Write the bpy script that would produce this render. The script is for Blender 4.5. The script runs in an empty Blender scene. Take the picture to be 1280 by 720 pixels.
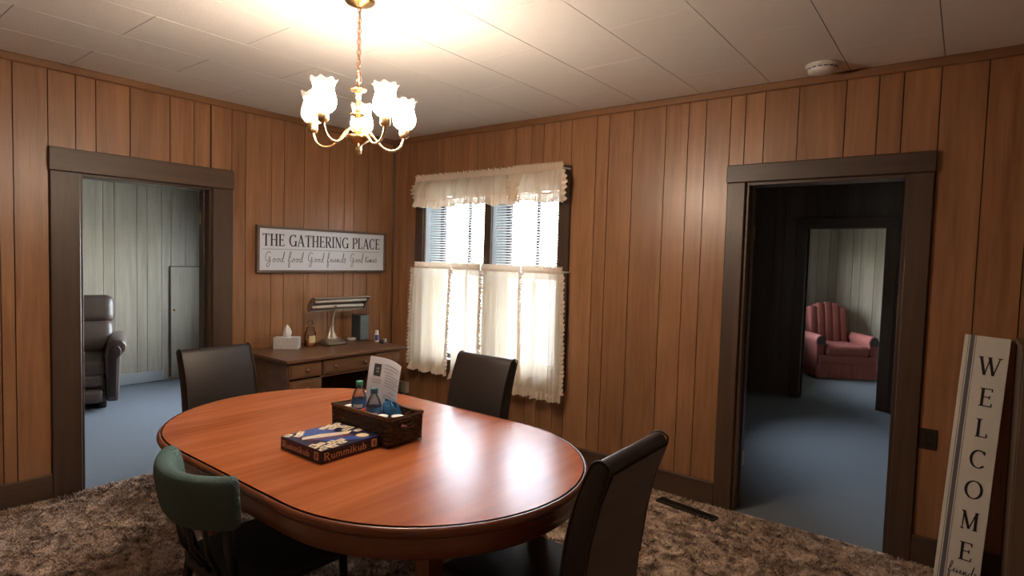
import bpy, bmesh, math, random
import numpy as np
from mathutils import Vector, Matrix
random.seed(7)
rng = np.random.default_rng(7)
PI = math.pi
sc = bpy.context.scene
COL = sc.collection

# ------------------------------------------------------------------ camera
cam_d = bpy.data.cameras.new('camera')
cam = bpy.data.objects.new('camera', cam_d)
COL.objects.link(cam)
RT = Vector((0.78885122, 0.61391654, 0.02863974))
UP = Vector((-0.05395553, 0.02275927, 0.99828394))
FW = Vector((-0.6122112, 0.78904278, -0.05107786))
M = Matrix.Identity(4)
for i in range(3):
    M[i][0] = RT[i]; M[i][1] = UP[i]; M[i][2] = -FW[i]
M[0][3], M[1][3], M[2][3] = 4.22096386, -3.61176309, 1.50252421
cam.matrix_world = M
cam_d.sensor_width = 36.0
cam_d.lens = 728.656 / 1280 * 36.0
cam_d.clip_start = 0.05
cam_d.clip_end = 200
sc.camera = cam

# ------------------------------------------------------------------ view, world, daylight
sc.view_settings.view_transform = 'Standard'
sc.view_settings.look = 'None'
sc.view_settings.gamma = 1
sc.view_settings.use_curve_mapping = False
sc.view_settings.exposure = 2.85
sc.cycles.use_denoising = True
sc.cycles.max_bounces = 10
sc.cycles.diffuse_bounces = 5
sc.cycles.transparent_max_bounces = 24
sc.cycles.sample_clamp_indirect = 6.0
sc.cycles.caustics_reflective = False
sc.cycles.caustics_refractive = False

SKY = 1.05
SHADE_GLOW = 19.0
LAMP_COL = (1.0, 0.82, 0.64)
world = bpy.data.worlds.new('world'); sc.world = world
world.use_nodes = True
wn = world.node_tree; wn.nodes.clear()
w_out = wn.nodes.new('ShaderNodeOutputWorld')
w_bg = wn.nodes.new('ShaderNodeBackground')
w_sky = wn.nodes.new('ShaderNodeTexSky')
w_sky.sky_type = 'NISHITA'
w_sky.sun_disc = False
w_sky.sun_elevation = math.radians(42)
w_sky.sun_rotation = math.radians(150)
w_sky.dust_density = 2.5
w_bg.inputs['Strength'].default_value = SKY
w_hs = wn.nodes.new('ShaderNodeHueSaturation'); w_hs.inputs['Saturation'].default_value = 0.38
wn.links.new(w_sky.outputs[0], w_hs.inputs['Color'])
wn.links.new(w_hs.outputs[0], w_bg.inputs[0])
wn.links.new(w_bg.outputs[0], w_out.inputs[0])

def portal(name, loc, rot, sx, sy):
    d = bpy.data.lights.new(name, 'AREA'); d.shape = 'RECTANGLE'; d.size = sx; d.size_y = sy
    d.cycles.is_portal = True
    o = bpy.data.objects.new(name, d); COL.objects.link(o); o.location = loc; o.rotation_euler = rot
    return o
# openings to the sky: the curtained window, the side room's window, the windows of the rooms beyond
portal('window_portal', (1.13, 0.30, 1.36), (-PI/2, 0, 0), 1.5, 1.55)

# ------------------------------------------------------------------ materials
MATS = {}
def newmat(name):
    m = bpy.data.materials.new(name); m.use_nodes = True
    nt = m.node_tree; nt.nodes.clear()
    out = nt.nodes.new('ShaderNodeOutputMaterial')
    MATS[name] = m
    return m, nt, out
def N(nt, t, **kw):
    n = nt.nodes.new(t)
    for k, v in kw.items(): setattr(n, k, v)
    return n
def plain(name, col, rough=0.5, metal=0.0, spec=0.5, noise=0.0, nscale=60, bump=0.0, bscale=200, coat=0.0):
    m, nt, out = newmat(name)
    b = N(nt, 'ShaderNodeBsdfPrincipled')
    b.inputs['Base Color'].default_value = (*col, 1); b.inputs['Roughness'].default_value = rough
    b.inputs['Metallic'].default_value = metal; b.inputs['Specular IOR Level'].default_value = spec
    b.inputs['Coat Weight'].default_value = coat
    nt.links.new(b.outputs[0], out.inputs[0])
    g = N(nt, 'ShaderNodeNewGeometry')
    if noise:
        no = N(nt, 'ShaderNodeTexNoise'); no.inputs['Scale'].default_value = nscale; no.inputs['Detail'].default_value = 4
        nt.links.new(g.outputs['Position'], no.inputs['Vector'])
        mx = N(nt, 'ShaderNodeMix', data_type='RGBA')
        mx.inputs[6].default_value = (*[c*(1-noise) for c in col], 1); mx.inputs[7].default_value = (*[min(1, c*(1+noise)) for c in col], 1)
        nt.links.new(no.outputs['Fac'], mx.inputs[0]); nt.links.new(mx.outputs[2], b.inputs['Base Color'])
    if bump:
        n2 = N(nt, 'ShaderNodeTexNoise'); n2.inputs['Scale'].default_value = bscale; n2.inputs['Detail'].default_value = 3
        nt.links.new(g.outputs['Position'], n2.inputs['Vector'])
        bp = N(nt, 'ShaderNodeBump'); bp.inputs['Strength'].default_value = bump; bp.inputs['Distance'].default_value = 0.01
        nt.links.new(n2.outputs['Fac'], bp.inputs['Height']); nt.links.new(bp.outputs[0], b.inputs['Normal'])
    return m
def wood(name, dark, light, scale, rough=0.4, bump=0.15, var=0.2, coat=0.0, spec=0.5, streak=0.5, mid=0.5):
    m, nt, out = newmat(name); L = nt.links.new
    b = N(nt, 'ShaderNodeBsdfPrincipled'); b.inputs['Roughness'].default_value = rough
    b.inputs['Coat Weight'].default_value = coat; b.inputs['Coat Roughness'].default_value = 0.12; b.inputs['Specular IOR Level'].default_value = spec
    L(b.outputs[0], out.inputs[0])
    g = N(nt, 'ShaderNodeNewGeometry'); oi = N(nt, 'ShaderNodeObjectInfo')
    mul = N(nt, 'ShaderNodeVectorMath', operation='MULTIPLY'); mul.inputs[1].default_value = scale
    L(g.outputs['Position'], mul.inputs[0])
    rm = N(nt, 'ShaderNodeMath', operation='MULTIPLY'); rm.inputs[1].default_value = 37.0; L(oi.outputs['Random'], rm.inputs[0])
    add = N(nt, 'ShaderNodeVectorMath', operation='ADD'); L(mul.outputs[0], add.inputs[0]); L(rm.outputs[0], add.inputs[1])
    n1 = N(nt, 'ShaderNodeTexNoise'); n1.inputs['Scale'].default_value = 1.0; n1.inputs['Detail'].default_value = 6; n1.inputs['Roughness'].default_value = 0.62; n1.inputs['Distortion'].default_value = 0.7
    L(add.outputs[0], n1.inputs['Vector'])
    n2 = N(nt, 'ShaderNodeTexNoise'); n2.inputs['Scale'].default_value = 0.22; n2.inputs['Detail'].default_value = 3; n2.inputs['Distortion'].default_value = 1.2
    L(add.outputs[0], n2.inputs['Vector'])
    mx = N(nt, 'ShaderNodeMix', data_type='FLOAT'); mx.inputs[0].default_value = streak
    L(n1.outputs['Fac'], mx.inputs[2]); L(n2.outputs['Fac'], mx.inputs[3])
    rp = N(nt, 'ShaderNodeValToRGB'); rp.color_ramp.elements[0].position = 0.3; rp.color_ramp.elements[1].position = 0.72
    rp.color_ramp.elements[0].color = (*dark, 1); rp.color_ramp.elements[1].color = (*light, 1)
    L(mx.outputs[0], rp.inputs[0])
    hs = N(nt, 'ShaderNodeHueSaturation')
    mr = N(nt, 'ShaderNodeMapRange'); mr.inputs['To Min'].default_value = 1 - var; mr.inputs['To Max'].default_value = 1 + var
    L(oi.outputs['Random'], mr.inputs['Value']); L(mr.outputs[0], hs.inputs['Value']); L(rp.outputs[0], hs.inputs['Color'])
    L(hs.outputs[0], b.inputs['Base Color'])
    if bump:
        bp = N(nt, 'ShaderNodeBump'); bp.inputs['Strength'].default_value = bump; bp.inputs['Distance'].default_value = 0.004
        L(n1.outputs['Fac'], bp.inputs['Height']); L(bp.outputs[0], b.inputs['Normal'])
    return m

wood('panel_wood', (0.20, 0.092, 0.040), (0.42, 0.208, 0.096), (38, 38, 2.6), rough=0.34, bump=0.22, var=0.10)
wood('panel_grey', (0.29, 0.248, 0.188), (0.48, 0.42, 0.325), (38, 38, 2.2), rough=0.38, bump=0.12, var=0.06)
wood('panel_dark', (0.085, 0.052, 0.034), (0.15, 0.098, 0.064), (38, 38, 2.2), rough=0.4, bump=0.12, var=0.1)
plain('groove', (0.035, 0.017, 0.009), 0.7)
wood('casing_wood', (0.045, 0.025, 0.015), (0.105, 0.060, 0.035), (30, 30, 2.0), rough=0.42, bump=0.1, var=0.12)
wood('casing_wood_flat', (0.045, 0.025, 0.015), (0.105, 0.060, 0.035), (2.0, 2.0, 30), rough=0.42, bump=0.1, var=0.12)
wood('crown_wood', (0.16, 0.075, 0.032), (0.29, 0.14, 0.06), (3, 3, 40), rough=0.45, bump=0.1, var=0.05)
plain('ceiling_tile', (0.74, 0.725, 0.70), 0.85, noise=0.03, nscale=25, bump=0.12, bscale=90)
plain('ceiling_joint', (0.26, 0.245, 0.225), 0.9)
plain('white_ceiling', (0.6, 0.6, 0.58), 0.9, noise=0.03)
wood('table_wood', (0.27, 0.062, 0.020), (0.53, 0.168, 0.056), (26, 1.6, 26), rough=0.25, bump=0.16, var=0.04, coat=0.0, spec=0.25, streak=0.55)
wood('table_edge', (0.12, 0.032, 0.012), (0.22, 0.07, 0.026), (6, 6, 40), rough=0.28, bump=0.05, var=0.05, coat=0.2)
plain('table_groove', (0.02, 0.007, 0.004), 0.4)
wood('desk_wood', (0.11, 0.052, 0.026), (0.21, 0.105, 0.055), (22, 2.0, 22), rough=0.3, bump=0.02, var=0.10)
plain('black_wood', (0.012, 0.009, 0.008), 0.35)
plain('leather_black', (0.022, 0.015, 0.012), 0.46, noise=0.15, nscale=80, bump=0.12, bscale=420)
plain('leather_back', (0.034, 0.018, 0.016), 0.42, noise=0.15, nscale=60, bump=0.12, bscale=420)
plain('leather_brown', (0.085, 0.058, 0.046), 0.38, noise=0.2, nscale=18, bump=0.2, bscale=60)
plain('seat_black', (0.012, 0.016, 0.020), 0.7, noise=0.3, nscale=300)
plain('rose_velvet', (0.27, 0.078, 0.060), 0.85, noise=0.25, nscale=30)
plain('brass', (0.50, 0.31, 0.13), 0.30, metal=1.0)
plain('brass_pale', (0.55, 0.38, 0.20), 0.32, metal=1.0)
plain('chain_copper', (0.52, 0.30, 0.20), 0.4, metal=1.0)
plain('white_plastic', (0.72, 0.71, 0.68), 0.4)
plain('vent_dark', (0.03, 0.022, 0.016), 0.5)
plain('plate_dark', (0.022, 0.014, 0.010), 0.4)
plain('blind_white', (0.80, 0.82, 0.83), 0.4)
plain('sign_white', (0.70, 0.72, 0.78), 0.6, noise=0.04, nscale=90)
plain('welcome_white', (0.74, 0.71, 0.65), 0.6, noise=0.05, nscale=120)
wood('sign_frame', (0.09, 0.06, 0.042), (0.19, 0.135, 0.095), (20, 3, 20), rough=0.6, bump=0.1, var=0.1)
plain('ink_black', (0.012, 0.010, 0.016), 0.7)
plain('ink_grey', (0.13, 0.13, 0.14), 0.7)
plain('stripe_grey', (0.14, 0.135, 0.16), 0.7)
plain('navy', (0.016, 0.016, 0.055), 0.28)
plain('royal_blue', (0.05, 0.10, 0.36), 0.28)
plain('cream', (0.78, 0.66, 0.49), 0.35)
plain('gold_ink', (0.62, 0.40, 0.14), 0.4)
plain('tan_ink', (0.60, 0.44, 0.27), 0.4)
plain('maroon_ink', (0.24, 0.06, 0.06), 0.4)
plain('paper', (0.76, 0.79, 0.90), 0.6)
plain('print_grey', (0.36, 0.36, 0.40), 0.7)
plain('print_dark', (0.05, 0.05, 0.06), 0.7)
wood('wicker', (0.030, 0.015, 0.008), (0.10, 0.052, 0.026), (60, 60, 60), rough=0.5, bump=0.4, var=0.35)
wood('wicker_rim', (0.11, 0.055, 0.026), (0.22, 0.115, 0.055), (30, 30, 60), rough=0.45, bump=0.3, var=0.15)
plain('tissue_white', (0.85, 0.85, 0.84), 0.8)
plain('tissue_box', (0.58, 0.57, 0.57), 0.6, noise=0.3, nscale=70)
plain('lamp_metal', (0.40, 0.34, 0.29), 0.32, metal=0.75)
plain('tube_white', (0.85, 0.85, 0.84), 0.3)
plain('speaker_blue', (0.10, 0.135, 0.15), 0.6, noise=0.15, nscale=300)
plain('speaker_side', (0.035, 0.045, 0.05), 0.5)
plain('wax_orange', (0.55, 0.20, 0.06), 0.5)
plain('label_cream', (0.72, 0.60, 0.34), 0.6)
plain('blue_wrap', (0.035, 0.14, 0.30), 0.22)
plain('red_wrap', (0.42, 0.05, 0.04), 0.3)
plain('label_blue', (0.07, 0.22, 0.55), 0.35)
plain('cap_green', (0.06, 0.30, 0.20), 0.4)
plain('cap_teal', (0.05, 0.17, 0.22), 0.4)
plain('beige_plastic', (0.42, 0.36, 0.29), 0.5)
wood('cabinet_wood', (0.075, 0.045, 0.027), (0.17, 0.11, 0.07), (34, 34, 1.6), rough=0.5, bump=0.1, var=0.1)
plain('pale_ground', (0.55, 0.55, 0.50), 0.9, noise=0.3, nscale=3)  # pale concrete-like ground, lightened to bounce sky light into the rooms
plain('outside_siding', (0.70, 0.72, 0.72), 0.7)
plain('blue_carpet', (0.185, 0.202, 0.222), 0.95, spec=0.1, noise=0.28, nscale=170, bump=0.5, bscale=240)
plain('grey_white', (0.34, 0.36, 0.36), 0.6)

# green knitted cover
m, nt, out = newmat('green_knit')
b = N(nt, 'ShaderNodeBsdfPrincipled'); b.inputs['Roughness'].default_value = 0.85; b.inputs['Specular IOR Level'].default_value = 0.2
g = N(nt, 'ShaderNodeNewGeometry')
w1 = N(nt, 'ShaderNodeTexWave'); w1.bands_direction = 'DIAGONAL'; w1.inputs['Scale'].default_value = 95; w1.inputs['Distortion'].default_value = 1.0
nt.links.new(g.outputs['Position'], w1.inputs['Vector'])
rp = N(nt, 'ShaderNodeValToRGB'); rp.color_ramp.elements[0].color = (0.050, 0.098, 0.098, 1); rp.color_ramp.elements[1].color = (0.135, 0.205, 0.180, 1)
nt.links.new(w1.outputs['Fac'], rp.inputs[0]); nt.links.new(rp.outputs[0], b.inputs['Base Color'])
bp = N(nt, 'ShaderNodeBump'); bp.inputs['Strength'].default_value = 0.6; bp.inputs['Distance'].default_value = 0.004
nt.links.new(w1.outputs['Fac'], bp.inputs['Height']); nt.links.new(bp.outputs[0], b.inputs['Normal'])
nt.links.new(b.outputs[0], out.inputs[0])

# mottled shag carpet
def carpet_mat(name, rough=1.0):
    m, nt, out = newmat(name); L = nt.links.new
    b = N(nt, 'ShaderNodeBsdfPrincipled'); b.inputs['Roughness'].default_value = rough; b.inputs['Specular IOR Level'].default_value = 0.1
    g = N(nt, 'ShaderNodeNewGeometry')
    n1 = N(nt, 'ShaderNodeTexNoise'); n1.inputs['Scale'].default_value = 10; n1.inputs['Detail'].default_value = 5; n1.inputs['Roughness'].default_value = 0.7; n1.inputs['Distortion'].default_value = 1.2
    L(g.outputs['Position'], n1.inputs['Vector'])
    rp = N(nt, 'ShaderNodeValToRGB'); e = rp.color_ramp.elements
    e[0].position = 0.35; e[0].color = (0.11, 0.072, 0.054, 1); e[1].position = 0.64; e[1].color = (0.80, 0.63, 0.50, 1)
    x = rp.color_ramp.elements.new(0.47); x.color = (0.40, 0.285, 0.215, 1)
    L(n1.outputs['Fac'], rp.inputs[0]); L(rp.outputs[0], b.inputs['Base Color']); L(b.outputs[0], out.inputs[0])
    n2 = N(nt, 'ShaderNodeTexNoise'); n2.inputs['Scale'].default_value = 150; n2.inputs['Detail'].default_value = 3
    L(g.outputs['Position'], n2.inputs['Vector'])
    bp = N(nt, 'ShaderNodeBump'); bp.inputs['Strength'].default_value = 0.8; bp.inputs['Distance'].default_value = 0.01
    L(n2.outputs['Fac'], bp.inputs['Height']); L(bp.outputs[0], b.inputs['Normal'])
carpet_mat('shag')

def fabric(name, col, transl=0.55, transp=0.06, rough=0.9, bscale=600):
    m, nt, out = newmat(name); L = nt.links.new
    d = N(nt, 'ShaderNodeBsdfDiffuse'); d.inputs[0].default_value = (*col, 1)
    t = N(nt, 'ShaderNodeBsdfTranslucent'); t.inputs[0].default_value = (*col, 1)
    a = N(nt, 'ShaderNodeMixShader'); a.inputs[0].default_value = transl; L(d.outputs[0], a.inputs[1]); L(t.outputs[0], a.inputs[2])
    p = N(nt, 'ShaderNodeBsdfTransparent')
    c = N(nt, 'ShaderNodeMixShader'); c.inputs[0].default_value = transp; L(a.outputs[0], c.inputs[1]); L(p.outputs[0], c.inputs[2])
    L(c.outputs[0], out.inputs[0])
    return m
fabric('curtain_cloth', (0.80, 0.68, 0.53), 0.34, 0.10)
fabric('curtain_ruffle', (0.80, 0.68, 0.55), 0.20, 0.02)
fabric('shade_glass', (0.96, 0.90, 0.80), 0.55, 0.30)
nt = MATS['shade_glass'].node_tree     # lit frosted glass: it gives off the bulb's light
em = N(nt, 'ShaderNodeEmission'); em.inputs[0].default_value = (*LAMP_COL, 1); em.inputs[1].default_value = SHADE_GLOW
gg = N(nt, 'ShaderNodeNewGeometry'); bf = N(nt, 'ShaderNodeMath', operation='MULTIPLY_ADD')     # the outer face glows, the inner face far less
bf.inputs[1].default_value = -0.97*SHADE_GLOW; bf.inputs[2].default_value = SHADE_GLOW
nt.links.new(gg.outputs['Backfacing'], bf.inputs[0]); nt.links.new(bf.outputs[0], em.inputs[1])
ad = N(nt, 'ShaderNodeAddShader'); o_ = [n_ for n_ in nt.nodes if n_.type == 'OUTPUT_MATERIAL'][0]
src = o_.inputs[0].links[0].from_socket
nt.links.new(src, ad.inputs[0]); nt.links.new(em.outputs[0], ad.inputs[1]); nt.links.new(ad.outputs[0], o_.inputs[0])
fabric('shade_unlit', (0.86, 0.80, 0.76), 0.5, 0.30)
fabric('rim_glass', (0.80, 0.74, 0.70), 0.5, 0.72)
def clear(name, col=(1, 1, 1), gloss=0.08, rough=0.03):
    m, nt, out = newmat(name); L = nt.links.new
    p = N(nt, 'ShaderNodeBsdfTransparent'); p.inputs[0].default_value = (*col, 1)
    gl = N(nt, 'ShaderNodeBsdfGlossy'); gl.inputs['Roughness'].default_value = rough
    fr = N(nt, 'ShaderNodeFresnel'); fr.inputs[0].default_value = 1.3
    ad = N(nt, 'ShaderNodeMath', operation='ADD'); ad.inputs[1].default_value = gloss; L(fr.outputs[0], ad.inputs[0])
    a = N(nt, 'ShaderNodeMixShader'); L(ad.outputs[0], a.inputs[0]); L(p.outputs[0], a.inputs[1]); L(gl.outputs[0], a.inputs[2])
    L(a.outputs[0], out.inputs[0])
clear('pane_glass', (0.96, 0.98, 0.98), 0.0)
clear('jar_glass', (0.90, 0.86, 0.80), 0.06)
clear('bottle_clear', (0.97, 0.99, 1.0), 0.20, 0.22)
m, nt, out = newmat('bulb_glow')
em = N(nt, 'ShaderNodeEmission'); em.inputs[0].default_value = (1.0, 0.82, 0.6, 1); em.inputs[1].default_value = 25
nt.links.new(em.outputs[0], out.inputs[0])
MATS['bulb_glow'].cycles.emission_sampling = 'NONE'; MATS['shade_glass'].cycles.emission_sampling = 'FRONT'

# ------------------------------------------------------------------ mesh helpers
class MB:
    def __init__(s): s.v = []; s.f = []
    def add(s, vs, fs):
        o = len(s.v); s.v += [tuple(v) for v in vs]; s.f += [tuple(i + o for i in f) for f in fs]; return s
    def box(s, x0, x1, y0, y1, z0, z1):
        return s.add([(x0,y0,z0),(x1,y0,z0),(x1,y1,z0),(x0,y1,z0),(x0,y0,z1),(x1,y0,z1),(x1,y1,z1),(x0,y1,z1)],
                     [(0,3,2,1),(4,5,6,7),(0,1,5,4),(1,2,6,5),(2,3,7,6),(3,0,4,7)])
    def obox(s, c, ax, ay, az):   # centre and three half-axis vectors
        c, ax, ay, az = map(Vector, (c, ax, ay, az))
        vs = [c+i*ax+j*ay+k*az for k in (-1,1) for (i,j) in ((-1,-1),(1,-1),(1,1),(-1,1))]
        return s.add(vs, [(0,3,2,1),(4,5,6,7),(0,1,5,4),(1,2,6,5),(2,3,7,6),(3,0,4,7)])
    def prism(s, poly, z0, z1, f=None):   # poly of 2D points; f maps (a,b,t)->xyz
        f = f or (lambda a, b, t: (a, b, t)); n = len(poly)
        vs = [f(a, b, z0) for a, b in poly] + [f(a, b, z1) for a, b in poly]
        fs = [tuple(range(n))[::-1], tuple(range(n, 2*n))] + [(i, (i+1) % n, (i+1) % n + n, i + n) for i in range(n)]
        return s.add(vs, fs)
    def lathe(s, prof, c=(0,0,0), seg=24, cap=True, fn=None):
        c = Vector(c); vs = []; n = len(prof)
        for i in range(seg):
            a = 2*PI*i/seg
            for k, (r, z) in enumerate(prof):
                if fn: r, z = fn(r, z, a, k)
                vs.append(c + Vector((r*math.cos(a), r*math.sin(a), z)))
        fs = [(i*n+k, ((i+1) % seg)*n+k, ((i+1) % seg)*n+k+1, i*n+k+1) for i in range(seg) for k in range(n-1)]
        if cap:
            if prof[0][0] > 1e-6: fs.append(tuple(i*n for i in range(seg))[::-1])
            if prof[-1][0] > 1e-6: fs.append(tuple(i*n+n-1 for i in range(seg)))
        return s.add(vs, fs)
    def tube(s, pts, r, seg=8, closed=False, flat=None):
        pts = [Vector(p) for p in pts]; n = len(pts)
        rs = r if isinstance(r, (list, tuple)) else [r]*n
        vs = []; prev = None
        for i, p in enumerate(pts):
            if closed: t = pts[(i+1) % n] - pts[i-1]
            else: t = pts[min(i+1, n-1)] - pts[max(i-1, 0)]
            t.normalize()
            if prev is None:
                u = t.cross(Vector((0,0,1)))
                if u.length < 1e-3: u = t.cross(Vector((1,0,0)))
            else: u = prev - t*prev.dot(t)
            u.normalize(); w = t.cross(u); prev = u
            for k in range(seg):
                a = 2*PI*k/seg; vs.append(p + rs[i]*(math.cos(a)*u + math.sin(a)*w))
        m_ = n if closed else n-1
        fs = [(i*seg+k, i*seg+(k+1) % seg, ((i+1) % n)*seg+(k+1) % seg, ((i+1) % n)*seg+k) for i in range(m_) for k in range(seg)]
        if not closed: fs += [tuple(range(seg))[::-1], tuple((n-1)*seg+k for k in range(seg))]
        return s.add(vs, fs)
    def grid(s, rows):
        n, m_ = len(rows), len(rows[0])
        return s.add([p for r in rows for p in r], [(i*m_+j, i*m_+j+1, (i+1)*m_+j+1, (i+1)*m_+j) for i in range(n-1) for j in range(m_-1)])
    def ribbon(s, pts, w, f, t0=0.0, t1=0.001):   # flat stroke of width w along 2D points, raised to t1; f maps (a,b,t)->xyz
        P = [Vector((a, b)) for a, b in pts]; n = len(P); L_, R_ = [], []
        ws = w if isinstance(w, (list, tuple)) else [w]*n
        for i, p in enumerate(P):
            t = P[min(i+1, n-1)] - P[max(i-1, 0)]
            if t.length < 1e-9: t = Vector((1, 0))
            t.normalize(); nn = Vector((-t.y, t.x))*ws[i]/2
            L_.append(p+nn); R_.append(p-nn)
        for i in range(n-1):
            q = [R_[i], R_[i+1], L_[i+1], L_[i]]
            s.prism([(p.x, p.y) for p in q], t0, t1, f)
        return s
    def build(s, name, mat, parent=None, smooth=False, bevel=0.0, bseg=2, sub=0):
        me = bpy.data.meshes.new(name); me.from_pydata(s.v, [], s.f); me.validate()
        bm = bmesh.new(); bm.from_mesh(me)
        if s.f: bmesh.ops.recalc_face_normals(bm, faces=bm.faces)
        if bevel:
            ed = [e for e in bm.edges if len(e.link_faces) == 2 and e.calc_face_angle(0) > 0.5]
            bmesh.ops.bevel(bm, geom=ed, offset=bevel, segments=bseg, profile=0.5, affect='EDGES', clamp_overlap=True)
        bm.to_mesh(me); bm.free()
        if smooth: me.shade_smooth()
        me.materials.append(MATS[mat])
        o = bpy.data.objects.new(name, me); COL.objects.link(o)
        if sub:
            md = o.modifiers.new('sub', 'SUBSURF'); md.levels = sub; md.render_levels = sub
        if parent is not None: o.parent = parent
        if smooth and bevel:
            me.set_sharp_from_angle(angle=math.radians(50))
        return o

def tag(o, label, cat, group=None, kind=None):
    o['label'] = label; o['category'] = cat
    if group: o['group'] = group
    if kind: o['kind'] = kind
    return o
def thing(name, label, cat, loc=(0,0,0), rz=0, group=None, kind=None):
    o = bpy.data.objects.new(name, None); COL.objects.link(o); o.location = loc; o.rotation_euler = (0, 0, rz)
    o.empty_display_size = 0.05
    return tag(o, label, cat, group, kind)
def dup(root, loc, rz, label):
    r = root.copy(); COL.objects.link(r); r.location = loc; r.rotation_euler = (0, 0, rz); r['label'] = label
    for ch in list(root.children):
        c = ch.copy(); COL.objects.link(c); c.parent = r
        for g_ in list(ch.children):
            d = g_.copy(); COL.objects.link(d); d.parent = c
    return r
def smoothpts(pts, k=6):
    P = [Vector(p) for p in pts]; out = []
    for i in range(len(P)-1):
        p0, p1, p2, p3 = P[max(i-1,0)], P[i], P[i+1], P[min(i+2, len(P)-1)]
        for j in range(k):
            t = j/k
            out.append(0.5*((2*p1)+(p2-p0)*t+(2*p0-5*p1+4*p2-p3)*t*t+(3*p1-p0-3*p2+p3)*t**3))
    return out + [P[-1]]
# a unit cube shared by every board, tile and slat
UNIT = {}
def piece(name, mat, x0, x1, y0, y1, z0, z1, parent):
    if mat not in UNIT:
        me = bpy.data.meshes.new('board_'+mat)
        q = MB().box(-.5,.5,-.5,.5,-.5,.5); me.from_pydata(q.v, [], q.f); me.materials.append(MATS[mat]); UNIT[mat] = me
    o = bpy.data.objects.new(name, UNIT[mat]); COL.objects.link(o)
    o.location = ((x0+x1)/2, (y0+y1)/2, (z0+z1)/2); o.scale = (x1-x0, y1-y0, z1-z0); o.parent = parent
    return o

# ------------------------------------------------------------------ setting
H = 2.556
T = 0.012
def panelled(name, label, axis, plane, back, face, cuts, z0, z1, openings, mat, backmat='groove'):
    """Wall of upright boards. axis: the coordinate it runs along; plane: face of the boards; back: far face of the wall;
    face: +1 if the boards look towards +normal. openings: (a0,a1,z0,z1)."""
    a0, a1 = cuts[0], cuts[-1]
    inner = plane - face*T
    mb = MB()
    def put(mb_, a, b, za, zb, p, q):
        p, q = min(p, q), max(p, q)
        if axis == 'y': mb_.box(p, q, a, b, za, zb)
        else: mb_.box(a, b, p, q, za, zb)
    xs = sorted({a0, a1} | {o[0] for o in openings} | {o[1] for o in openings})
    for a, b in zip(xs, xs[1:]):
        segs = [(z0, z1)]
        for o in openings:
            if o[0] <= a+1e-6 and o[1] >= b-1e-6:
                segs = [s_ for lo, hi in segs for s_ in ((lo, min(hi, o[2])), (max(lo, o[3]), hi)) if s_[1]-s_[0] > 1e-4]
        for lo, hi in segs: put(mb, a, b, lo, hi, inner, back)
    w = mb.build(name, backmat)
    tag(w, label, 'wall', kind='structure')
    G = 0.0024
    for a, b in zip(cuts, cuts[1:]):
        ps = sorted({a, b} | {p for o in openings for p in o[:2] if a < p < b})
        for p, q in zip(ps, ps[1:]):
            segs = [(z0, z1)]
            for o in openings:
                if o[0] <= p+1e-6 and o[1] >= q-1e-6:
                    segs = [s_ for lo, hi in segs for s_ in ((lo, min(hi, o[2])), (max(lo, o[3]), hi)) if s_[1]-s_[0] > 1e-4]
            pp = p + (G if p == a else 0); qq = q - (G if q == b else 0)
            for lo, hi in segs:
                if qq - pp < 0.01: continue
                lo_, hi_ = min(plane, inner), max(plane, inner)
                if axis == 'y': piece('panel_board', mat, lo_, hi_, pp, qq, lo, hi, w)
                else: piece('panel_board', mat, pp, qq, lo_, hi_, lo, hi, w)
    return w
PAT = [0, .104, .305, .410, .585, .815, .970, 1.070, 1.227]
def pattern(a0, a1, off=0.0):
    xs = [a0]; k = math.floor((a0-off)/1.227)
    while True:
        base = off + k*1.227
        if base > a1: break
        for p in PAT[:-1]:
            if a0+0.03 < base+p < a1-0.03: xs.append(base+p)
        k += 1
    return xs + [a1]

XR, YF = 5.02, -4.95
cutsA = pattern(YF, -2.80, -2.739) + [-2.739,-2.581,-2.448,-2.345,-2.161,-1.926,-1.772,-1.663,-1.512,-1.409,-1.206,-1.101,-0.927,-0.697,-0.543,-0.443,-0.293,-0.14, 0.0]
cutsA = [c for i, c in enumerate(cutsA) if i == 0 or c - cutsA[i-1] > 0.03]
cutsB = [0.0, .074,.190,.302,.396,.560,.723,.928,1.025,1.205,1.416,1.570,1.682,1.828,1.929,2.132,2.231,2.415,2.642,2.793,2.904,3.054,3.140,3.249,3.430,3.663,3.814,3.922,4.077,4.261,4.43,4.60,4.78,XR]
DA = (-2.433, -1.655, 1.937)      # doorway to the side room: y0, y1, top
DB = (3.163, 3.970, 1.992)        # doorway to the hall room: x0, x1, top
WN = (0.42, 1.845, 0.62, 2.10)    # window opening
panelled('wall_left', 'warm brown wood panelled wall with the gathering sign', 'y', 0.0, -0.14, 1, cutsA, 0, H, [(DA[0], DA[1], -1, DA[2])], 'panel_wood')
panelled('wall_back', 'warm brown wood panelled wall with the curtained window', 'x', 0.0, 0.14, -1, cutsB, 0, H, [(WN[0], WN[1], WN[2], WN[3]), (DB[0], DB[1], -1, DB[2])], 'panel_wood')
panelled('wall_right', 'brown wood panelled side wall beyond the cabinet', 'y', XR, XR+.14, -1, pattern(YF, 0, .1), 0, H, [], 'panel_wood')
panelled('wall_front', 'brown wood panelled wall behind the viewer', 'x', YF, YF-.14, 1, pattern(0, XR, .05), 0, H, [], 'panel_wood')
# the outer skin of the window wall
sk = MB().box(.0, .42, .14, .24, 0, 2.7).box(1.845, 2.30, .14, .24, 0, 2.7).box(.42, 1.845, .14, .24, 0, .62).box(.42, 1.845, .14, .24, 2.10, 2.7)
tag(sk.build('wall_outer', 'outside_siding'), 'pale outer skin of the window wall', 'wall', kind='structure')

# floor
tag(MB().box(0, XR, YF, 0.0, -.05, 0).build('floor', 'shag'), 'brown mottled shag carpet floor', 'floor', kind='structure')
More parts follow.
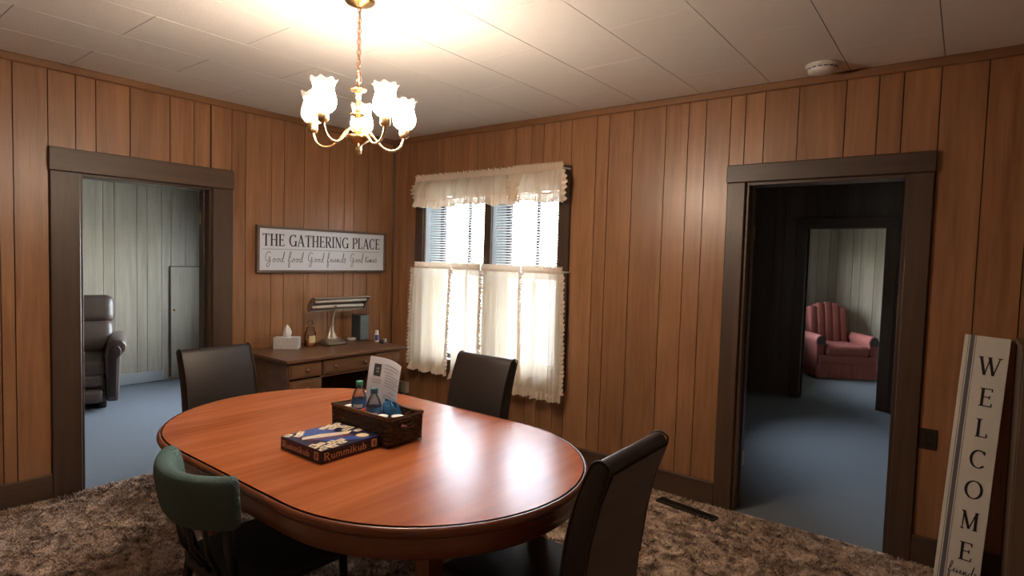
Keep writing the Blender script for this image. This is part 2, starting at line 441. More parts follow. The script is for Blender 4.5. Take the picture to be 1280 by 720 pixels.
# ceiling of staggered tiles
ce = MB().box(-.14, XR+.14, YF-.14, .14, H+.006, H+.16).build('ceiling', 'ceiling_joint')
tag(ce, 'off white tiled ceiling', 'ceiling', kind='structure')
SX, SY = 0.4055, 0.842
k = -1
while True:
    x0 = 0.03 + k*SX; x1 = x0 + SX
    if x0 >= XR: break
    off = -2.485 if k % 2 == 0 else -2.062
    y = off - 4*SY
    while y < 0:
        ya, yb = max(y, YF), min(y+SY, 0); xa, xb = max(x0, 0), min(x1, XR)
        if yb - ya > .02 and xb - xa > .015:
            piece('ceiling_tile', 'ceiling_tile', xa+.002, xb-.002, ya+.002, yb-.002, H, H+.012, ce)
        y += SY
    k += 1

def bevelbox(name, mat, parent, x0, x1, y0, y1, z0, z1, bv=.004):
    return MB().box(x0, x1, y0, y1, z0, z1).build(name, mat, parent, bevel=bv, bseg=1)
def single(o, label, cat, **kw): return tag(o, label, cat, **kw)
# crown, corner and base trims
single(bevelbox('trim_1', 'crown_wood', None, 0, .022, YF, 0, H-.047, H, .006), 'brown crown trim above the gathering sign wall', 'trim', kind='structure')
single(bevelbox('trim_2', 'crown_wood', None, 0, XR, -.022, 0, H-.047, H, .006), 'brown crown trim above the window wall', 'trim', kind='structure')
single(bevelbox('trim_3', 'casing_wood', None, 0, .016, -.016, 0, 0, H-.047, .004), 'narrow dark corner bead between the two panelled walls', 'trim', kind='structure')
bl = thing('baseboard_left', 'dark baseboard under the gathering sign wall', 'baseboard', kind='structure')
bevelbox('board', 'casing_wood_flat', bl, 0, .02, YF, -2.58, 0, .145)
bevelbox('board', 'casing_wood_flat', bl, 0, .02, -1.508, -.02, 0, .145)
bb = thing('baseboard_back', 'dark baseboard under the window wall', 'baseboard', kind='structure')
bevelbox('board', 'casing_wood_flat', bb, .02, 3.058, -.02, 0, 0, .145)
bevelbox('board', 'casing_wood_flat', bb, 4.075, XR, -.02, 0, 0, .145)

# doorway to the side room
d1 = thing('door_1', 'dark wooden casing of the doorway to the recliner room', 'doorway', kind='structure')
bevelbox('side_casing', 'casing_wood', d1, 0, .022, -2.580, -2.433, 0, 1.937)
bevelbox('side_casing', 'casing_wood', d1, 0, .022, -1.655, -1.511, 0, 1.937)
bevelbox('header_casing', 'casing_wood_flat', d1, 0, .028, -2.585, -1.505, 1.937, 2.073)
bevelbox('jamb', 'casing_wood', d1, -.15, 0, -2.433, -2.415, 0, 1.937, .002)
bevelbox('jamb', 'casing_wood', d1, -.15, 0, -1.673, -1.655, 0, 1.937, .002)
bevelbox('head_jamb', 'casing_wood_flat', d1, -.15, 0, -2.415, -1.673, 1.919, 1.937, .002)
bevelbox('door_stop', 'casing_wood', d1, -.095, -.06, -1.685, -1.673, 0, 1.919, .002)
for z in (1.68, .25):
    MB().box(-.145, -.10, -1.677, -1.672, z, z+.09).build('hinge', 'brass', d1)
# doorway to the hall room
d2 = thing('door_2', 'dark wooden casing of the doorway to the hall room', 'doorway', kind='structure')
bevelbox('side_casing', 'casing_wood', d2, 3.058, 3.163, -.022, 0, 0, 1.992)
bevelbox('side_casing', 'casing_wood', d2, 3.970, 4.075, -.022, 0, 0, 1.992)
bevelbox('header_casing', 'casing_wood_flat', d2, 3.053, 4.080, -.028, 0, 1.992, 2.097)
bevelbox('jamb', 'casing_wood', d2, 3.163, 3.181, 0, .15, 0, 1.992, .002)
bevelbox('jamb', 'casing_wood', d2, 3.952, 3.970, 0, .15, 0, 1.992, .002)
bevelbox('head_jamb', 'casing_wood_flat', d2, 3.181, 3.952, 0, .15, 1.974, 1.992, .002)
bevelbox('door_stop', 'casing_wood', d2, 3.181, 3.193, .06, .095, 0, 1.974, .002)
for z in (1.65, .25):
    MB().box(3.180, 3.186, .10, .145, z, z+.09).build('hinge', 'brass', d2)

# ------------------------------------------------------------------ window
w1 = thing('window_1', 'paired sash window behind the ruffled curtains', 'window', kind='structure')
bevelbox('side_casing', 'casing_wood', w1, .325, .42, -.024, 0, .53, 2.185)
bevelbox('side_casing', 'casing_wood', w1, 1.845, 1.942, -.024, 0, .53, 2.185)
bevelbox('header_casing', 'casing_wood_flat', w1, .42, 1.845, -.024, 0, 2.10, 2.185)
bevelbox('sill', 'casing_wood_flat', w1, .40, 1.865, -.05, .03, .60, .625)
bevelbox('apron', 'casing_wood_flat', w1, .42, 1.845, -.022, 0, .53, .60)
bevelbox('mullion', 'casing_wood', w1, 1.122, 1.192, -.012, .235, .62, 2.10, .003)
bevelbox('jamb', 'grey_white', w1, .42, .436, 0, .235, .625, 2.10, .002)
bevelbox('jamb', 'grey_white', w1, 1.829, 1.845, 0, .235, .625, 2.10, .002)
bevelbox('head_jamb', 'grey_white', w1, .436, 1.829, 0, .235, 2.084, 2.10, .002)
bevelbox('mullion_cheek', 'grey_white', w1, 1.192, 1.197, .012, .235, .625, 2.084, .001)
for (a, b_) in ((.436, 1.122), (1.197, 1.829)):
    for (z0, z1, y0) in ((1.35, 2.084, .185), (.625, 1.39, .145)):
        f_ = thing_f = MB()
        s_ = .042
        f_.box(a, a+s_, y0, y0+.035, z0, z1).box(b_-s_, b_, y0, y0+.035, z0, z1).box(a+s_, b_-s_, y0, y0+.035, z0, z0+s_).box(a+s_, b_-s_, y0, y0+.035, z1-s_, z1)
        fr = f_.build('sash', 'casing_wood', w1)
        c_ = (a+b_)/2
        MB().box(c_-.011, c_+.011, y0+.006, y0+.03, z0+s_, z1-s_).build('muntin', 'casing_wood', fr)
        MB().box(a+s_, c_-.011, y0+.016, y0+.020, z0+s_, z1-s_).build('pane', 'pane_glass', fr)
        MB().box(c_+.011, b_-s_, y0+.016, y0+.020, z0+s_, z1-s_).build('pane', 'pane_glass', fr)
# mini blinds
def blind(a, b, label):
    t = thing('mini_blind', label, 'blind', ((a+b)/2, .055, 2.075), group='mini blinds in the window')
    w = (b-a)/2
    MB().box(-w, w, -.018, .018, -.03, 0).build('head_rail', 'blind_white', t)
    me = None; z = -.05; n = 0
    a_ = math.radians(-24); dx, dz = .0125*math.cos(a_), .0125*math.sin(a_)
    while z > -1.40:
        if me is None:
            q = MB(); rows = []
            for sgn in (-1, 0, 1):
                rows.append([(-w+.004, sgn*dx, -sgn*dz + (.0016 if sgn == 0 else 0)), (w-.004, sgn*dx, -sgn*dz + (.0016 if sgn == 0 else 0))])
            q.grid(rows); q.grid([[(x, y, zz-.0012) for x, y, zz in r] for r in rows])
            o = q.build('slat', 'blind_white', t); me = o.data
        else:
            o = bpy.data.objects.new('slat', me); COL.objects.link(o); o.parent = t
        o.location = (0, 0, z); z -= .0212; n += 1
    MB().box(-w+.004, w-.004, -.013, .013, z-.012, z+.004).build('bottom_rail', 'blind_white', t)
    for sx in (-w*.72, w*.72):
        for yy in (-.0135, .0135):
            MB().tube([(sx, yy, -.03), (sx, yy, z)], .0012, 4).build('ladder_cord', 'blind_white', t)
    return t
bl1 = blind(.445, 1.113, 'white mini blind in the window half nearer the desk corner')
bl2 = blind(1.203, 1.822, 'white mini blind in the window half farther from the desk corner')
MB().tube([(.285, -.02, -.02), (.30, -.10, -.62), (.295, -.10, -.75)], .0022, 5).build('pull_cord', 'blind_white', bl2)

# curtains
def rod(name, z, a, b, label):
    t = thing(name, label, 'curtain rod', ((a+b)/2, -.085, z)); w = (b-a)/2
    MB().tube([(-w, 0, 0), (w, 0, 0)], .007, 8).build('tube', 'white_plastic', t)
    for s_ in (-1, 1):
        MB().tube([(s_*w, 0, 0), (s_*(w+.008), .03, 0), (s_*(w+.008), .062, 0)], .006, 6).build('return_bracket', 'white_plastic', t)
rod('curtain_rod', 1.412, .40, 1.95, 'white cafe curtain rod across the middle of the window')
rod('curtain_rod', 2.155, .40, 1.93, 'white rod carrying the ruffled valance at the top of the window')
def fold(x, seed, amp, freq):
    return amp*(math.sin(x*freq + seed) + .45*math.sin(x*freq*2.3 + seed*1.7) + .3*math.sin(x*freq*.41 + seed*.6))
def curtain(a, b, seed, label, left_ruffle=False, low=0.0):
    cx = (a+b)/2
    t = thing('cafe_curtain', label, 'curtain', (cx, -.095, 1.412), group='cafe curtains')
    nx, nz = max(36, int((b-a)*130)), 26
    ztop, zbot = -.012, -.835 - low
    rows = []
    def pt(u, v, extra=0.0):
        x = a + (b-a)*u - cx
        k = .25 + .75*v**.6
        y = fold(x, seed, .025*k, 44) - .012*v + extra
        x += .012*math.sin(v*3+seed)*(u-.5) + .02*v*(u-.5)
        return (x, y, ztop + (zbot-ztop)*v)
    for i in range(nz+1): rows.append([pt(j/nx, i/nz) for j in range(nx+1)])
    MB().grid(rows).build('cloth', 'curtain_cloth', t, smooth=True)
    # gathered header
    rows = []
    for zz, yy in ((-.016, -.004), (.0, -.012), (.016, -.006), (.034, -.004)):
        rows.append([(a+(b-a)*j/150-cx, yy+.007*math.sin(j*1.35+seed)*(1+zz*18), zz+(.005*math.sin(j*.9+seed) if zz > .03 else 0)) for j in range(151)])
    MB().grid(rows).build('header_ruffle', 'curtain_ruffle', t, smooth=True)
    # bottom ruffle
    rows = []
    nn = nx*3
    for i in range(5):
        v = i/4; r = []
        for j in range(nn+1):
            x, y, z = pt(j/nn, 1.0)
            r.append((x*(1+.015*v), y-.004-.016*v*math.sin(j*.85+seed)-.012*v, z+.012-.062*v+.006*math.sin(j*.22+seed)*v))
        rows.append(r)
    MB().grid(rows).build('hem_ruffle', 'curtain_ruffle', t, smooth=True)
    # edge ruffles
    for side in ([0, 1] if left_ruffle else [1]):
        rows = []; n2 = 110
        for i in range(n2+1):
            v = i/n2; x, y, z = pt(side, v); sgn = 1 if side else -1; r = []
            for j in range(4):
                w = j/3
                r.append((x + sgn*(.036*w*(1+.10*math.sin(i*.31+seed)+.06*math.sin(i*.83)) - .012), y-.010-.009*w*math.sin(i*1.5+seed)-.004, z+.004*math.sin(i*.7)))
            rows.append(r)
        MB().grid(rows).build('edge_ruffle', 'curtain_ruffle', t, smooth=True)
    return t
curtain(.41, .85, 1.0, 'cream cafe curtain panel nearest the desk corner', True, .02)
curtain(.86, 1.17, 2.3, 'cream cafe curtain panel second from the desk corner', False, .035)
curtain(1.185, 1.575, 3.9, 'cream cafe curtain panel third from the desk corner', False, .05)
curtain(1.59, 1.945, 5.2, 'cream cafe curtain panel farthest from the desk corner', False, .055)
def valance(a, b, seed, label, yoff=0):
    cx = (a+b)/2
    t = thing('curtain_valance', label, 'valance', (cx, -.095+yoff, 2.155), group='ruffled valances')
    nx = int((b-a)*170)
    def pt(u, v, e=0):
        x = a+(b-a)*u-cx; k = .35+.65*v
        edge = .5*(abs(u-.5)*2)**10
        y = fold(x, seed, .024*k, 44) - .022*math.sin(v*PI*.8)
        return ((x)*(1+.03*v+ .02*math.sin(v*PI)), y+e, -.012-.165*v+.012*math.sin(x*9+seed)*v + .006*math.sin(x*31+seed)*v)
    MB().grid([[pt(j/nx, i/12) for j in range(nx+1)] for i in range(13)]).build('cloth', 'curtain_cloth', t, smooth=True)
    rows = []
    for zz in (-.016, 0, .016, .036):
        rows.append([(a+(b-a)*j/260-cx, -.009+.008*math.sin(j*1.2+seed)*(1+zz*15), zz+(.007*math.sin(j*.8+seed)+.004*math.sin(j*2.1) if zz > .03 else 0)) for j in range(261)])
    MB().grid(rows).build('header_ruffle', 'curtain_ruffle', t, smooth=True)
    MB().grid([[pt(j/nx, v, -.004) for j in range(nx+1)] for v in (.90, .95, 1.0)]).build('trim_tape', 'curtain_ruffle', t, smooth=True)
    rows = []; nn = nx*2
    for i in range(5):
        v = i/4; r = []
        for j in range(nn+1):
            x, y, z = pt(j/nn, 1.0)
            r.append((x*(1+.01*v), y-.004-.016*v*math.sin(j*.8+seed)-.008*v, z-.06*v+.006*math.sin(j*.25+seed)*v))
        rows.append(r)
    MB().grid(rows).build('hem_ruffle', 'curtain_ruffle', t, smooth=True)
    for side in (0, 1):
        rows = []; n2 = 40; sgn = 1 if side else -1
        for i in range(n2+1):
            v = i/n2*1.25; x, y, z = pt(side, v)
            rows.append([(x+sgn*(.045*w*math.sin(min(1, v+.15)*PI*.75)-.008), y-.006-.014*w*math.sin(i*.9+seed), z) for w in (0, .33, .66, 1)])
        MB().grid(rows).build('edge_ruffle', 'curtain_ruffle', t, smooth=True)
valance(.40, 1.50, .7, 'cream ruffled valance, the longer piece nearer the desk corner')
valance(1.49, 1.94, 2.9, 'cream ruffled valance, the short piece farther from the desk corner', -.022)

# ------------------------------------------------------------------ side room (through door_1)
XL = -2.95; YS0, YS1 = -4.6, 0.0
SWN = (-2.45, -0.75, 0.42, 1.85)
tag(MB().box(XL-.1, -.0005, YS0-.1, .14, -.06, -.004).build('floor_side', 'blue_carpet'), 'grey blue carpet floor of the recliner room', 'floor', kind='structure')
tag(MB().box(XL-.1, -.14, YS0-.1, .24, 2.50, 2.6).build('ceiling_side', 'white_ceiling'), 'plain ceiling of the recliner room', 'ceiling', kind='structure')
panelled('wall_side_far', 'grey green panelled wall behind the brown recliner', 'y', XL, XL-.12, 1, [YS0,-4.0,-3.6,-3.2,-2.9,-2.5,-2.1,-1.75,-1.586,-1.403,-1.3,-1.088,-.985,-.838,-.738,-.582,-.45,-.3,-.15,0.0], 0, 2.5, [], 'panel_grey')
panelled('wall_side_window', 'grey green panelled window wall of the recliner room', 'x', 0.0, .14, -1, pattern(XL, -.14, .02), 0, 2.5, [SWN], 'panel_grey')
panelled('wall_side_near', 'grey green panelled end wall of the recliner room', 'x', YS0, YS0-.12, 1, pattern(XL, -.14, .02), 0, 2.5, [], 'panel_grey')
w2 = thing('window_2', 'daylight window of the recliner room', 'window', kind='structure')
a, b_, z0, z1 = SWN
MB().box(a, a+.04, .05, .09, z0, z1).box(b_-.04, b_, .05, .09, z0, z1).box(a+.04, b_-.04, .05, .09, z0, z0+.04).box(a+.04, b_-.04, .05, .09, z1-.04, z1).build('sash', 'casing_wood', w2)
MB().box(a+.04, b_-.04, .068, .072, z0+.04, z1-.04).build('pane', 'pane_glass', w2)
portal('window_portal', ((a+b_)/2, .16, (z0+z1)/2), (-PI/2, 0, 0), b_-a, z1-z0)
# flush cupboard door outlined in the panelling, and the pale floor board beside the recliner
cd = thing('cupboard_door', 'grey panelled cupboard door set flush in the wall beyond the recliner', 'door', (XL, -.745, 0))
MB().box(.001, .010, 0, .62, .03, 1.29).build('leaf', 'panel_grey', cd)
MB().box(.001, .014, -.012, 0, .03, 1.302).box(.001, .014, 0, .62, 1.29, 1.302).build('edge_strip', 'casing_wood', cd)
kn = MB().lathe([(0, .03), (.014, .026), (.016, .018), (.007, .010), (.007, 0)], (0, 0, 0), 12).build('knob', 'brass', cd, smooth=True)
kn.rotation_euler = (0, PI/2, 0); kn.location = (.010, .03, .80)
single(bevelbox('baseboard_side', 'grey_white', None, XL, XL+.02, -1.7, -.83, 0, .12), 'pale baseboard strip behind the recliner', 'baseboard', kind='structure')

# recliner
rc = thing('recliner', 'brown leather recliner with stacked footrest cushions, in the side room', 'recliner', (-2.42, -1.83, 0), math.radians(-19))
def cushion(name, parent, mat, x0, x1, y0, y1, z0, z1, r=.05, seg=4):
    return MB().box(x0, x1, y0, y1, z0, z1).build(name, mat, parent, smooth=True, bevel=r, bseg=seg)
cushion('base', rc, 'leather_brown', -.30, .34, -.30, .30, .06, .30, .03)
cushion('seat_cushion', rc, 'leather_brown', -.30, .42, -.27, .27, .29, .48, .06)
for i, z in enumerate((.075, .215, .345)):
    cushion('footrest_cushion', rc, 'leather_brown', .34, .455-.015*i, -.265, .265, z, z+.135, .045)
def leanbox(name, parent, mat, cx, cz, hx, hy, hz, ang, r):
    ax = Vector((math.cos(ang), 0, math.sin(ang))); az = Vector((-math.sin(ang), 0, math.cos(ang)))
    return MB().obox((cx, 0, cz), ax*hx, Vector((0, hy, 0)), az*hz).build(name, mat, parent, smooth=True, bevel=r, bseg=4)
leanbox('back_cushion', rc, 'leather_brown', -.235, .60, .11, .325, .17, .16, .07)
leanbox('head_cushion', rc, 'leather_brown', -.285, .87, .11, .335, .145, .16, .08)
for s_ in (-1, 1):
    prof = [(.0, .08), (.09, .08), (.10, .30), (.105, .50), (.15, .545), (.155, .60), (.12, .645), (.06, .65), (.0, .60), (-.015, .50), (-.005, .30)]
    q = MB().prism([(y, z) for y, z in prof], -.30, .43, lambda a_, b__, t: (t, s_*(.285 + a_), b__))
    arm = q.build('arm', 'leather_brown', rc, smooth=True, bevel=.022, bseg=3)
    pr2 = [(.045+(y-.045)*.62, .34+(z-.34)*.84) for y, z in prof]
    MB().prism(pr2, .425, .445, lambda a_, b__, t: (t, s_*(.285 + a_), b__)).build('arm_front', 'leather_back', arm, smooth=True, bevel=.008)
for s_ in (-1, 1):
    cushion('foot', rc, 'black_wood', -.3, .3, s_*.25-.03, s_*.25+.03, 0, .065, .008, 1)

# ------------------------------------------------------------------ hall room and far room (through door_2)
HX0, HX1, HY1, HH = 2.06, 4.6, 3.65, 2.47
D3 = (2.79, 3.54, 1.935)
tag(MB().box(HX0-.1, HX1+.1, -.0005, 6.4, -.06, -.004).build('floor_hall', 'blue_carpet'), 'grey blue carpet floor beyond the hall doorway', 'floor', kind='structure')
tag(MB().box(HX0-.1, HX1+.1, .14, 6.4, HH, HH+.1).build('ceiling_hall', 'white_ceiling'), 'plain ceiling of the hall room', 'ceiling', kind='structure')
cutsH = [HX0, 2.245, 2.441, 2.553, 2.739, 2.90, 3.05, 3.17, 3.30, 3.45, 3.60, 3.72, 3.85, 4.0, 4.2, 4.4, HX1]
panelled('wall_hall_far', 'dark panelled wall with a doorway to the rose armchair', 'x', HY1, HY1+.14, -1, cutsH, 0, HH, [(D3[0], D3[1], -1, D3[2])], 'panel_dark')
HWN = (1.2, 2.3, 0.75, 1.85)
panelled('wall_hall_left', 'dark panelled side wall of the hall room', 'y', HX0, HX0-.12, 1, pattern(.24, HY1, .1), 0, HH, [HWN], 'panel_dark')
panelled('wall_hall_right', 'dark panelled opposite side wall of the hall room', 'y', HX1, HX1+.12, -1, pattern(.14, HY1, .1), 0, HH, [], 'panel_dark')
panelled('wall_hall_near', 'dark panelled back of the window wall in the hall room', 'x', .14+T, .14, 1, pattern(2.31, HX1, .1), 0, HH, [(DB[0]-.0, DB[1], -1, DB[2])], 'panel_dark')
single(bevelbox('trim_4', 'white_ceiling', None, HX0, HX1, HY1-.02, HY1, HH-.04, HH, .004), 'pale crown strip above the hall doorway wall', 'trim', kind='structure')
d3 = thing('door_3', 'dark casing of the doorway framing the rose armchair', 'doorway', kind='structure')
bevelbox('side_casing', 'casing_wood', d3, 2.68, 2.79, HY1-.022, HY1, 0, 1.935)
bevelbox('side_casing', 'casing_wood', d3, 3.54, 3.65, HY1-.022, HY1, 0, 1.935)
bevelbox('header_casing', 'casing_wood_flat', d3, 2.675, 3.655, HY1-.026, HY1, 1.935, 2.05)
bevelbox('jamb', 'grey_white', d3, 2.775, 2.79, HY1, HY1+.15, 0, 1.935, .002)  # pale colour stands in for light on this jamb; its twin is dark
bevelbox('jamb', 'casing_wood', d3, 3.54, 3.555, HY1, HY1+.15, 0, 1.935, .002)
bevelbox('head_jamb', 'casing_wood_flat', d3, 2.79, 3.54, HY1, HY1+.15, 1.935, 1.95, .002)
sw = thing('light_switch', 'dark wall switch right of the rose armchair doorway', 'switch', (3.70, HY1-.001, 1.29))
MB().box(-.035, .035, -.008, 0, -.06, .06).build('plate', 'plate_dark', sw, bevel=.002)
MB().box(-.006, .006, -.016, -.008, -.012, .012).build('toggle', 'plate_dark', sw)
FWN = (4.3, 5.5, 0.8, 1.9)
panelled('wall_far_back', 'grey panelled wall behind the rose armchair', 'x', 6.2, 6.32, -1, pattern(HX0, HX1, .15), 0, HH, [], 'panel_grey')
panelled('wall_far_left', 'grey panelled window wall of the far room', 'y', HX0, HX0-.12, 1, pattern(HY1+.14, 6.2, .1), 0, HH, [FWN], 'panel_grey')
panelled('wall_far_right', 'grey panelled side wall of the far room', 'y', HX1, HX1+.12, -1, pattern(HY1+.14, 6.2, .1), 0, HH, [], 'panel_grey')
for nme, (a, b_, z0, z1), lab in (('window_3', HWN, 'small daylight window of the hall room'), ('window_4', FWN, 'daylight window of the far room')):
    w_ = thing(nme, lab, 'window', kind='structure')
    xx = HX0-.07
    MB().box(xx, xx+.04, a, a+.04, z0, z1).box(xx, xx+.04, b_-.04, b_, z0, z1).box(xx, xx+.04, a+.04, b_-.04, z0, z0+.04).box(xx, xx+.04, a+.04, b_-.04, z1-.04, z1).build('sash', 'casing_wood', w_)
    MB().box(xx+.018, xx+.022, a+.04, b_-.04, z0+.04, z1-.04).build('pane', 'pane_glass', w_)

for (a, b_, z0, z1) in (HWN, FWN):
    portal('window_portal', (HX0-.24, (a+b_)/2, (z0+z1)/2), (0, -PI/2, 0), z1-z0, b_-a)

# rose armchair in the far room
ra = thing('armchair', 'rose red skirted armchair with a tufted back, seen through two doorways', 'armchair', (2.83, 5.62, 0), math.radians(34))
cushion('base', ra, 'rose_velvet', -.33, .33, -.34, .30, .05, .30, .03)
cushion('seat_cushion', ra, 'rose_velvet', -.28, .28, -.38, .25, .30, .45, .05)
cushion('front_band', ra, 'rose_velvet', -.36, .36, -.37, -.33, .19, .31, .015)
q = MB(); rows = []
for i, z in enumerate((.20, .12, .015)):
    per = []
    for j in range(121):
        a_ = 2*PI*j/120; c, s_ = math.cos(a_), math.sin(a_)
        m_ = max(abs(c)/.375, abs(s_)/.365); k = 1/m_ + .012*i*math.sin(j*1.9)*.6 + .012*i
        per.append((c*k, s_*k-.02, z))
    rows.append(per)
q.grid(rows).build('skirt', 'rose_velvet', ra, smooth=True)
for i in range(5):
    u = (i-2)*.102; hgt = .31 - (i-2)**2*.008
    ax = Vector((1, 0, 0)); az = Vector((0, .20, .98)).normalized(); ay = az.cross(ax)
    MB().obox((u, .30, .38+hgt), ax*.056, ay*.085, az*hgt).build('back_channel', 'rose_velvet', ra, smooth=True, bevel=.030, bseg=4)
for s_ in (-1, 1):
    ag = [(-.06, .10), (.06, .10), (.065, .40)] + [(.085*math.cos(t_), .50+.085*math.sin(t_)) for t_ in np.linspace(-.6, PI+.6, 12)] + [(-.065, .40)]
    MB().prism(ag, -.34, .26, lambda a_, b__, t: (s_*.345+a_*.8, t, b__)).build('arm', 'rose_velvet', ra, smooth=True, bevel=.012)
    MB().prism([(x_*.85, .5+(z_-.5)*.85) for x_, z_ in ag[3:-1]], -.352, -.338, lambda a_, b__, t: (s_*.345+a_*.8, t, b__)).build('arm_front', 'leather_back', ra)

# outdoors
tag(MB().box(HX0-.22, HX0-.12, .24, HWN[0], -.6, 2.7).box(HX0-.22, HX0-.12, HWN[1], FWN[0], -.6, 2.7).box(HX0-.22, HX0-.12, FWN[1], 6.4, -.6, 2.7)
    .box(HX0-.22, HX0-.12, HWN[0], HWN[1], -.6, HWN[2]).box(HX0-.22, HX0-.12, HWN[0], HWN[1], HWN[3], 2.7)
    .box(HX0-.22, HX0-.12, FWN[0], FWN[1], -.6, FWN[2]).box(HX0-.22, HX0-.12, FWN[0], FWN[1], FWN[3], 2.7).build('wall_wing', 'outside_siding'), 'pale outer skin of the hall wing', 'wall', kind='structure')
tag(MB().box(-40, 40, .3, 60, -.62, -.6).build('ground_outside', 'pale_ground'), 'lawn outside the window, made pale to bounce daylight', 'ground', kind='structure')

# ------------------------------------------------------------------ dining table
TX, TY, TZ = 2.255, -2.073, 0.745
HS, RX, RY = 0.378, 0.622, 0.606
def stadium(off=0.0, n=40):
    p = []
    for i in range(n+1):
        a_ = -PI/2 + PI*i/n; p.append((HS+(RX+off)*math.cos(a_), (RY+off)*math.sin(a_)))
    for i in range(n+1):
        a_ = PI/2 + PI*i/n; p.append((-HS+(RX+off)*math.cos(a_), (RY+off)*math.sin(a_)))
    return p
tb = thing('dining_table', 'large oval reddish oak dining table under the chandelier', 'table', (TX, TY, 0))
# top: leaves with their joints, running across the table
def clip(poly, x0, x1):
    def cut(P, f):
        o = []
        for i in range(len(P)):
            a_, b__ = P[i], P[(i+1) % len(P)]; fa, fb = f(a_), f(b__)
            if fa >= 0: o.append(a_)
            if (fa >= 0) != (fb >= 0):
                t = fa/(fa-fb); o.append((a_[0]+(b__[0]-a_[0])*t, a_[1]+(b__[1]-a_[1])*t))
        return o
    return cut(cut(poly, lambda p: p[0]-x0), lambda p: x1-p[0])
ST = stadium(-.020)
edges = [-1.1, -.378, 0.0, .378, 1.1]
for a, b_ in zip(edges, edges[1:]):
    MB().prism(clip(ST, a, b_), TZ-.022, TZ).build('top_leaf', 'table_wood', tb)
# dark line, bullnose rim, apron
def loft(offs, name, mat, smooth=True):
    rows = [[(x, y, z) for x, y in stadium(o_)+[stadium(o_)[0]]] for o_, z in offs]
    return MB().grid(rows).build(name, mat, tb, smooth=smooth)
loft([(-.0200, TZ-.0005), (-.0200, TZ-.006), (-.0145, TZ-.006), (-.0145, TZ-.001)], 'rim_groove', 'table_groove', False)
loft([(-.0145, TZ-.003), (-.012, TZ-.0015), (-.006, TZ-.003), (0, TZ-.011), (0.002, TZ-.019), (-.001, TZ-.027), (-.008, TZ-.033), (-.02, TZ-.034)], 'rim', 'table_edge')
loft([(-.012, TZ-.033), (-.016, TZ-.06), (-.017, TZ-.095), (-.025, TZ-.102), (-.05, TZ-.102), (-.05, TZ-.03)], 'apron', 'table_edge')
for lx in (-.70, .70):
    for ly in (-.287, .287):
        q = MB(); rows = []
        for z, w in ((.0, .020), (.30, .025), (.56, .031), (.70, .031)):
            rows.append([(lx+sx*w, ly+sy*w, z) for sx, sy in ((-1,-1),(1,-1),(1,1),(-1,1),(-1,-1))])
        q.grid(rows); q.f.append((0, 1, 2, 3)); q.build('leg', 'table_edge', tb)
MB().box(-.7, .7, -.25, .25, .645, .70).build('slide_rail', 'table_edge', tb)

# ------------------------------------------------------------------ parsons chairs
def parsons(label):
    t = thing('dining_chair', label, 'chair', (0, 0, 0), 0, 'dark leather dining chairs')
    hw = .194
    # faces +x locally, origin on the floor under the seat centre
    cushion('seat', t, 'leather_black', -.24, .27, -hw-.01, hw+.01, .36, .475, .022, 3)
    front = [(-.195, .40), (-.200, .55), (-.218, .70), (-.248, .83), (-.285, .925)]
    top = [(-.298, .950), (-.320, .962), (-.342, .955)]
    back = [(-.352, .935), (-.318, .83), (-.290, .70), (-.272, .55), (-.262, .36), (-.195, .36)]
    prof = front + top + back
    q = MB().prism(prof, -hw, hw, lambda a_, b__, y: (a_, y, b__))
    bk = q.build('backrest', 'leather_black', t, smooth=True, bevel=.012, bseg=3)
    MB().prism([(x-.0015, z) for x, z in [(-.354, .925), (-.320, .83), (-.292, .70), (-.274, .55), (-.264, .37)]] + [(x+.004, z) for x, z in [(-.264, .37), (-.274, .55), (-.292, .70), (-.320, .83), (-.354, .925)]], -hw+.016, hw-.016, lambda a_, b__, y: (a_, y, b__)).build('back_panel', 'leather_back', bk)
    for s_ in (-1, 1):
        MB().tube([(x, s_*(hw-.004), z) for x, z in smoothpts2(front[1:]+top+back[:4])], .0035, 6).build('piping', 'leather_black', bk, smooth=True)
    for x, sp in ((.24, 0), (-.235, -.05)):
        for s_ in (-1, 1):
            MB().obox((x+sp/2, s_*(hw-.025), .185), (.018, 0, 0), (0, .018, 0), (-sp/2, 0, .185)).build('leg', 'black_wood', t, bevel=.003, bseg=1)
    return t
def smoothpts2(p, k=3):
    return [(v.x, v.y) for v in smoothpts([(a_, b__, 0) for a_, b__ in p], k)]
ch = parsons('dark leather dining chair at the table end nearest the recliner doorway')
ch.location = (1.245, -2.06, 0)
dup(ch, (2.150, -1.475, 0), -PI/2, 'dark leather dining chair standing in front of the curtained window')
dup(ch, (3.150, -2.045, 0), PI, 'dark leather dining chair turned away, at the table end nearest the hall doorway')

# ------------------------------------------------------------------ green-cushioned chair
gc = thing('captain_chair', 'black spindle-back chair with a green knitted back pad, front of the table', 'chair', (2.288, -2.525, 0))
R0 = .285
def arc(r, a_): return (r*math.sin(a_), -.015 - r*math.cos(a_) )
A0 = math.radians(48)
rows = []
nA = 60
sec = []
for i in range(20):
    t = 2*PI*i/20; c, s_ = math.cos(t), math.sin(t)
    sec.append((.035*abs(c)**.7*(1 if c >= 0 else -1), .088*abs(s_)**.6*(1 if s_ >= 0 else -1)))
for i in range(nA+1):
    u = -1+2*i/nA; a_ = u*A0
    endk = 1.0 if abs(u) < .90 else max(.12, math.sqrt(max(0, 1-((abs(u)-.90)/.10)**2)))
    r = []
    for d, z in sec + [sec[0]]:
        rr = R0 + d*endk + z*.16
        x, y = arc(rr, a_)
        r.append((x*1.04, y, .722 + .010*abs(u)**2 + z*(.80+.20*endk)))
    rows.append(r)
pad = MB().grid(rows); n_ = len(sec)+1
pad.f.append(tuple(range(n_-1))[::-1]); pad.f.append(tuple(nA*n_+k for k in range(n_-1)))
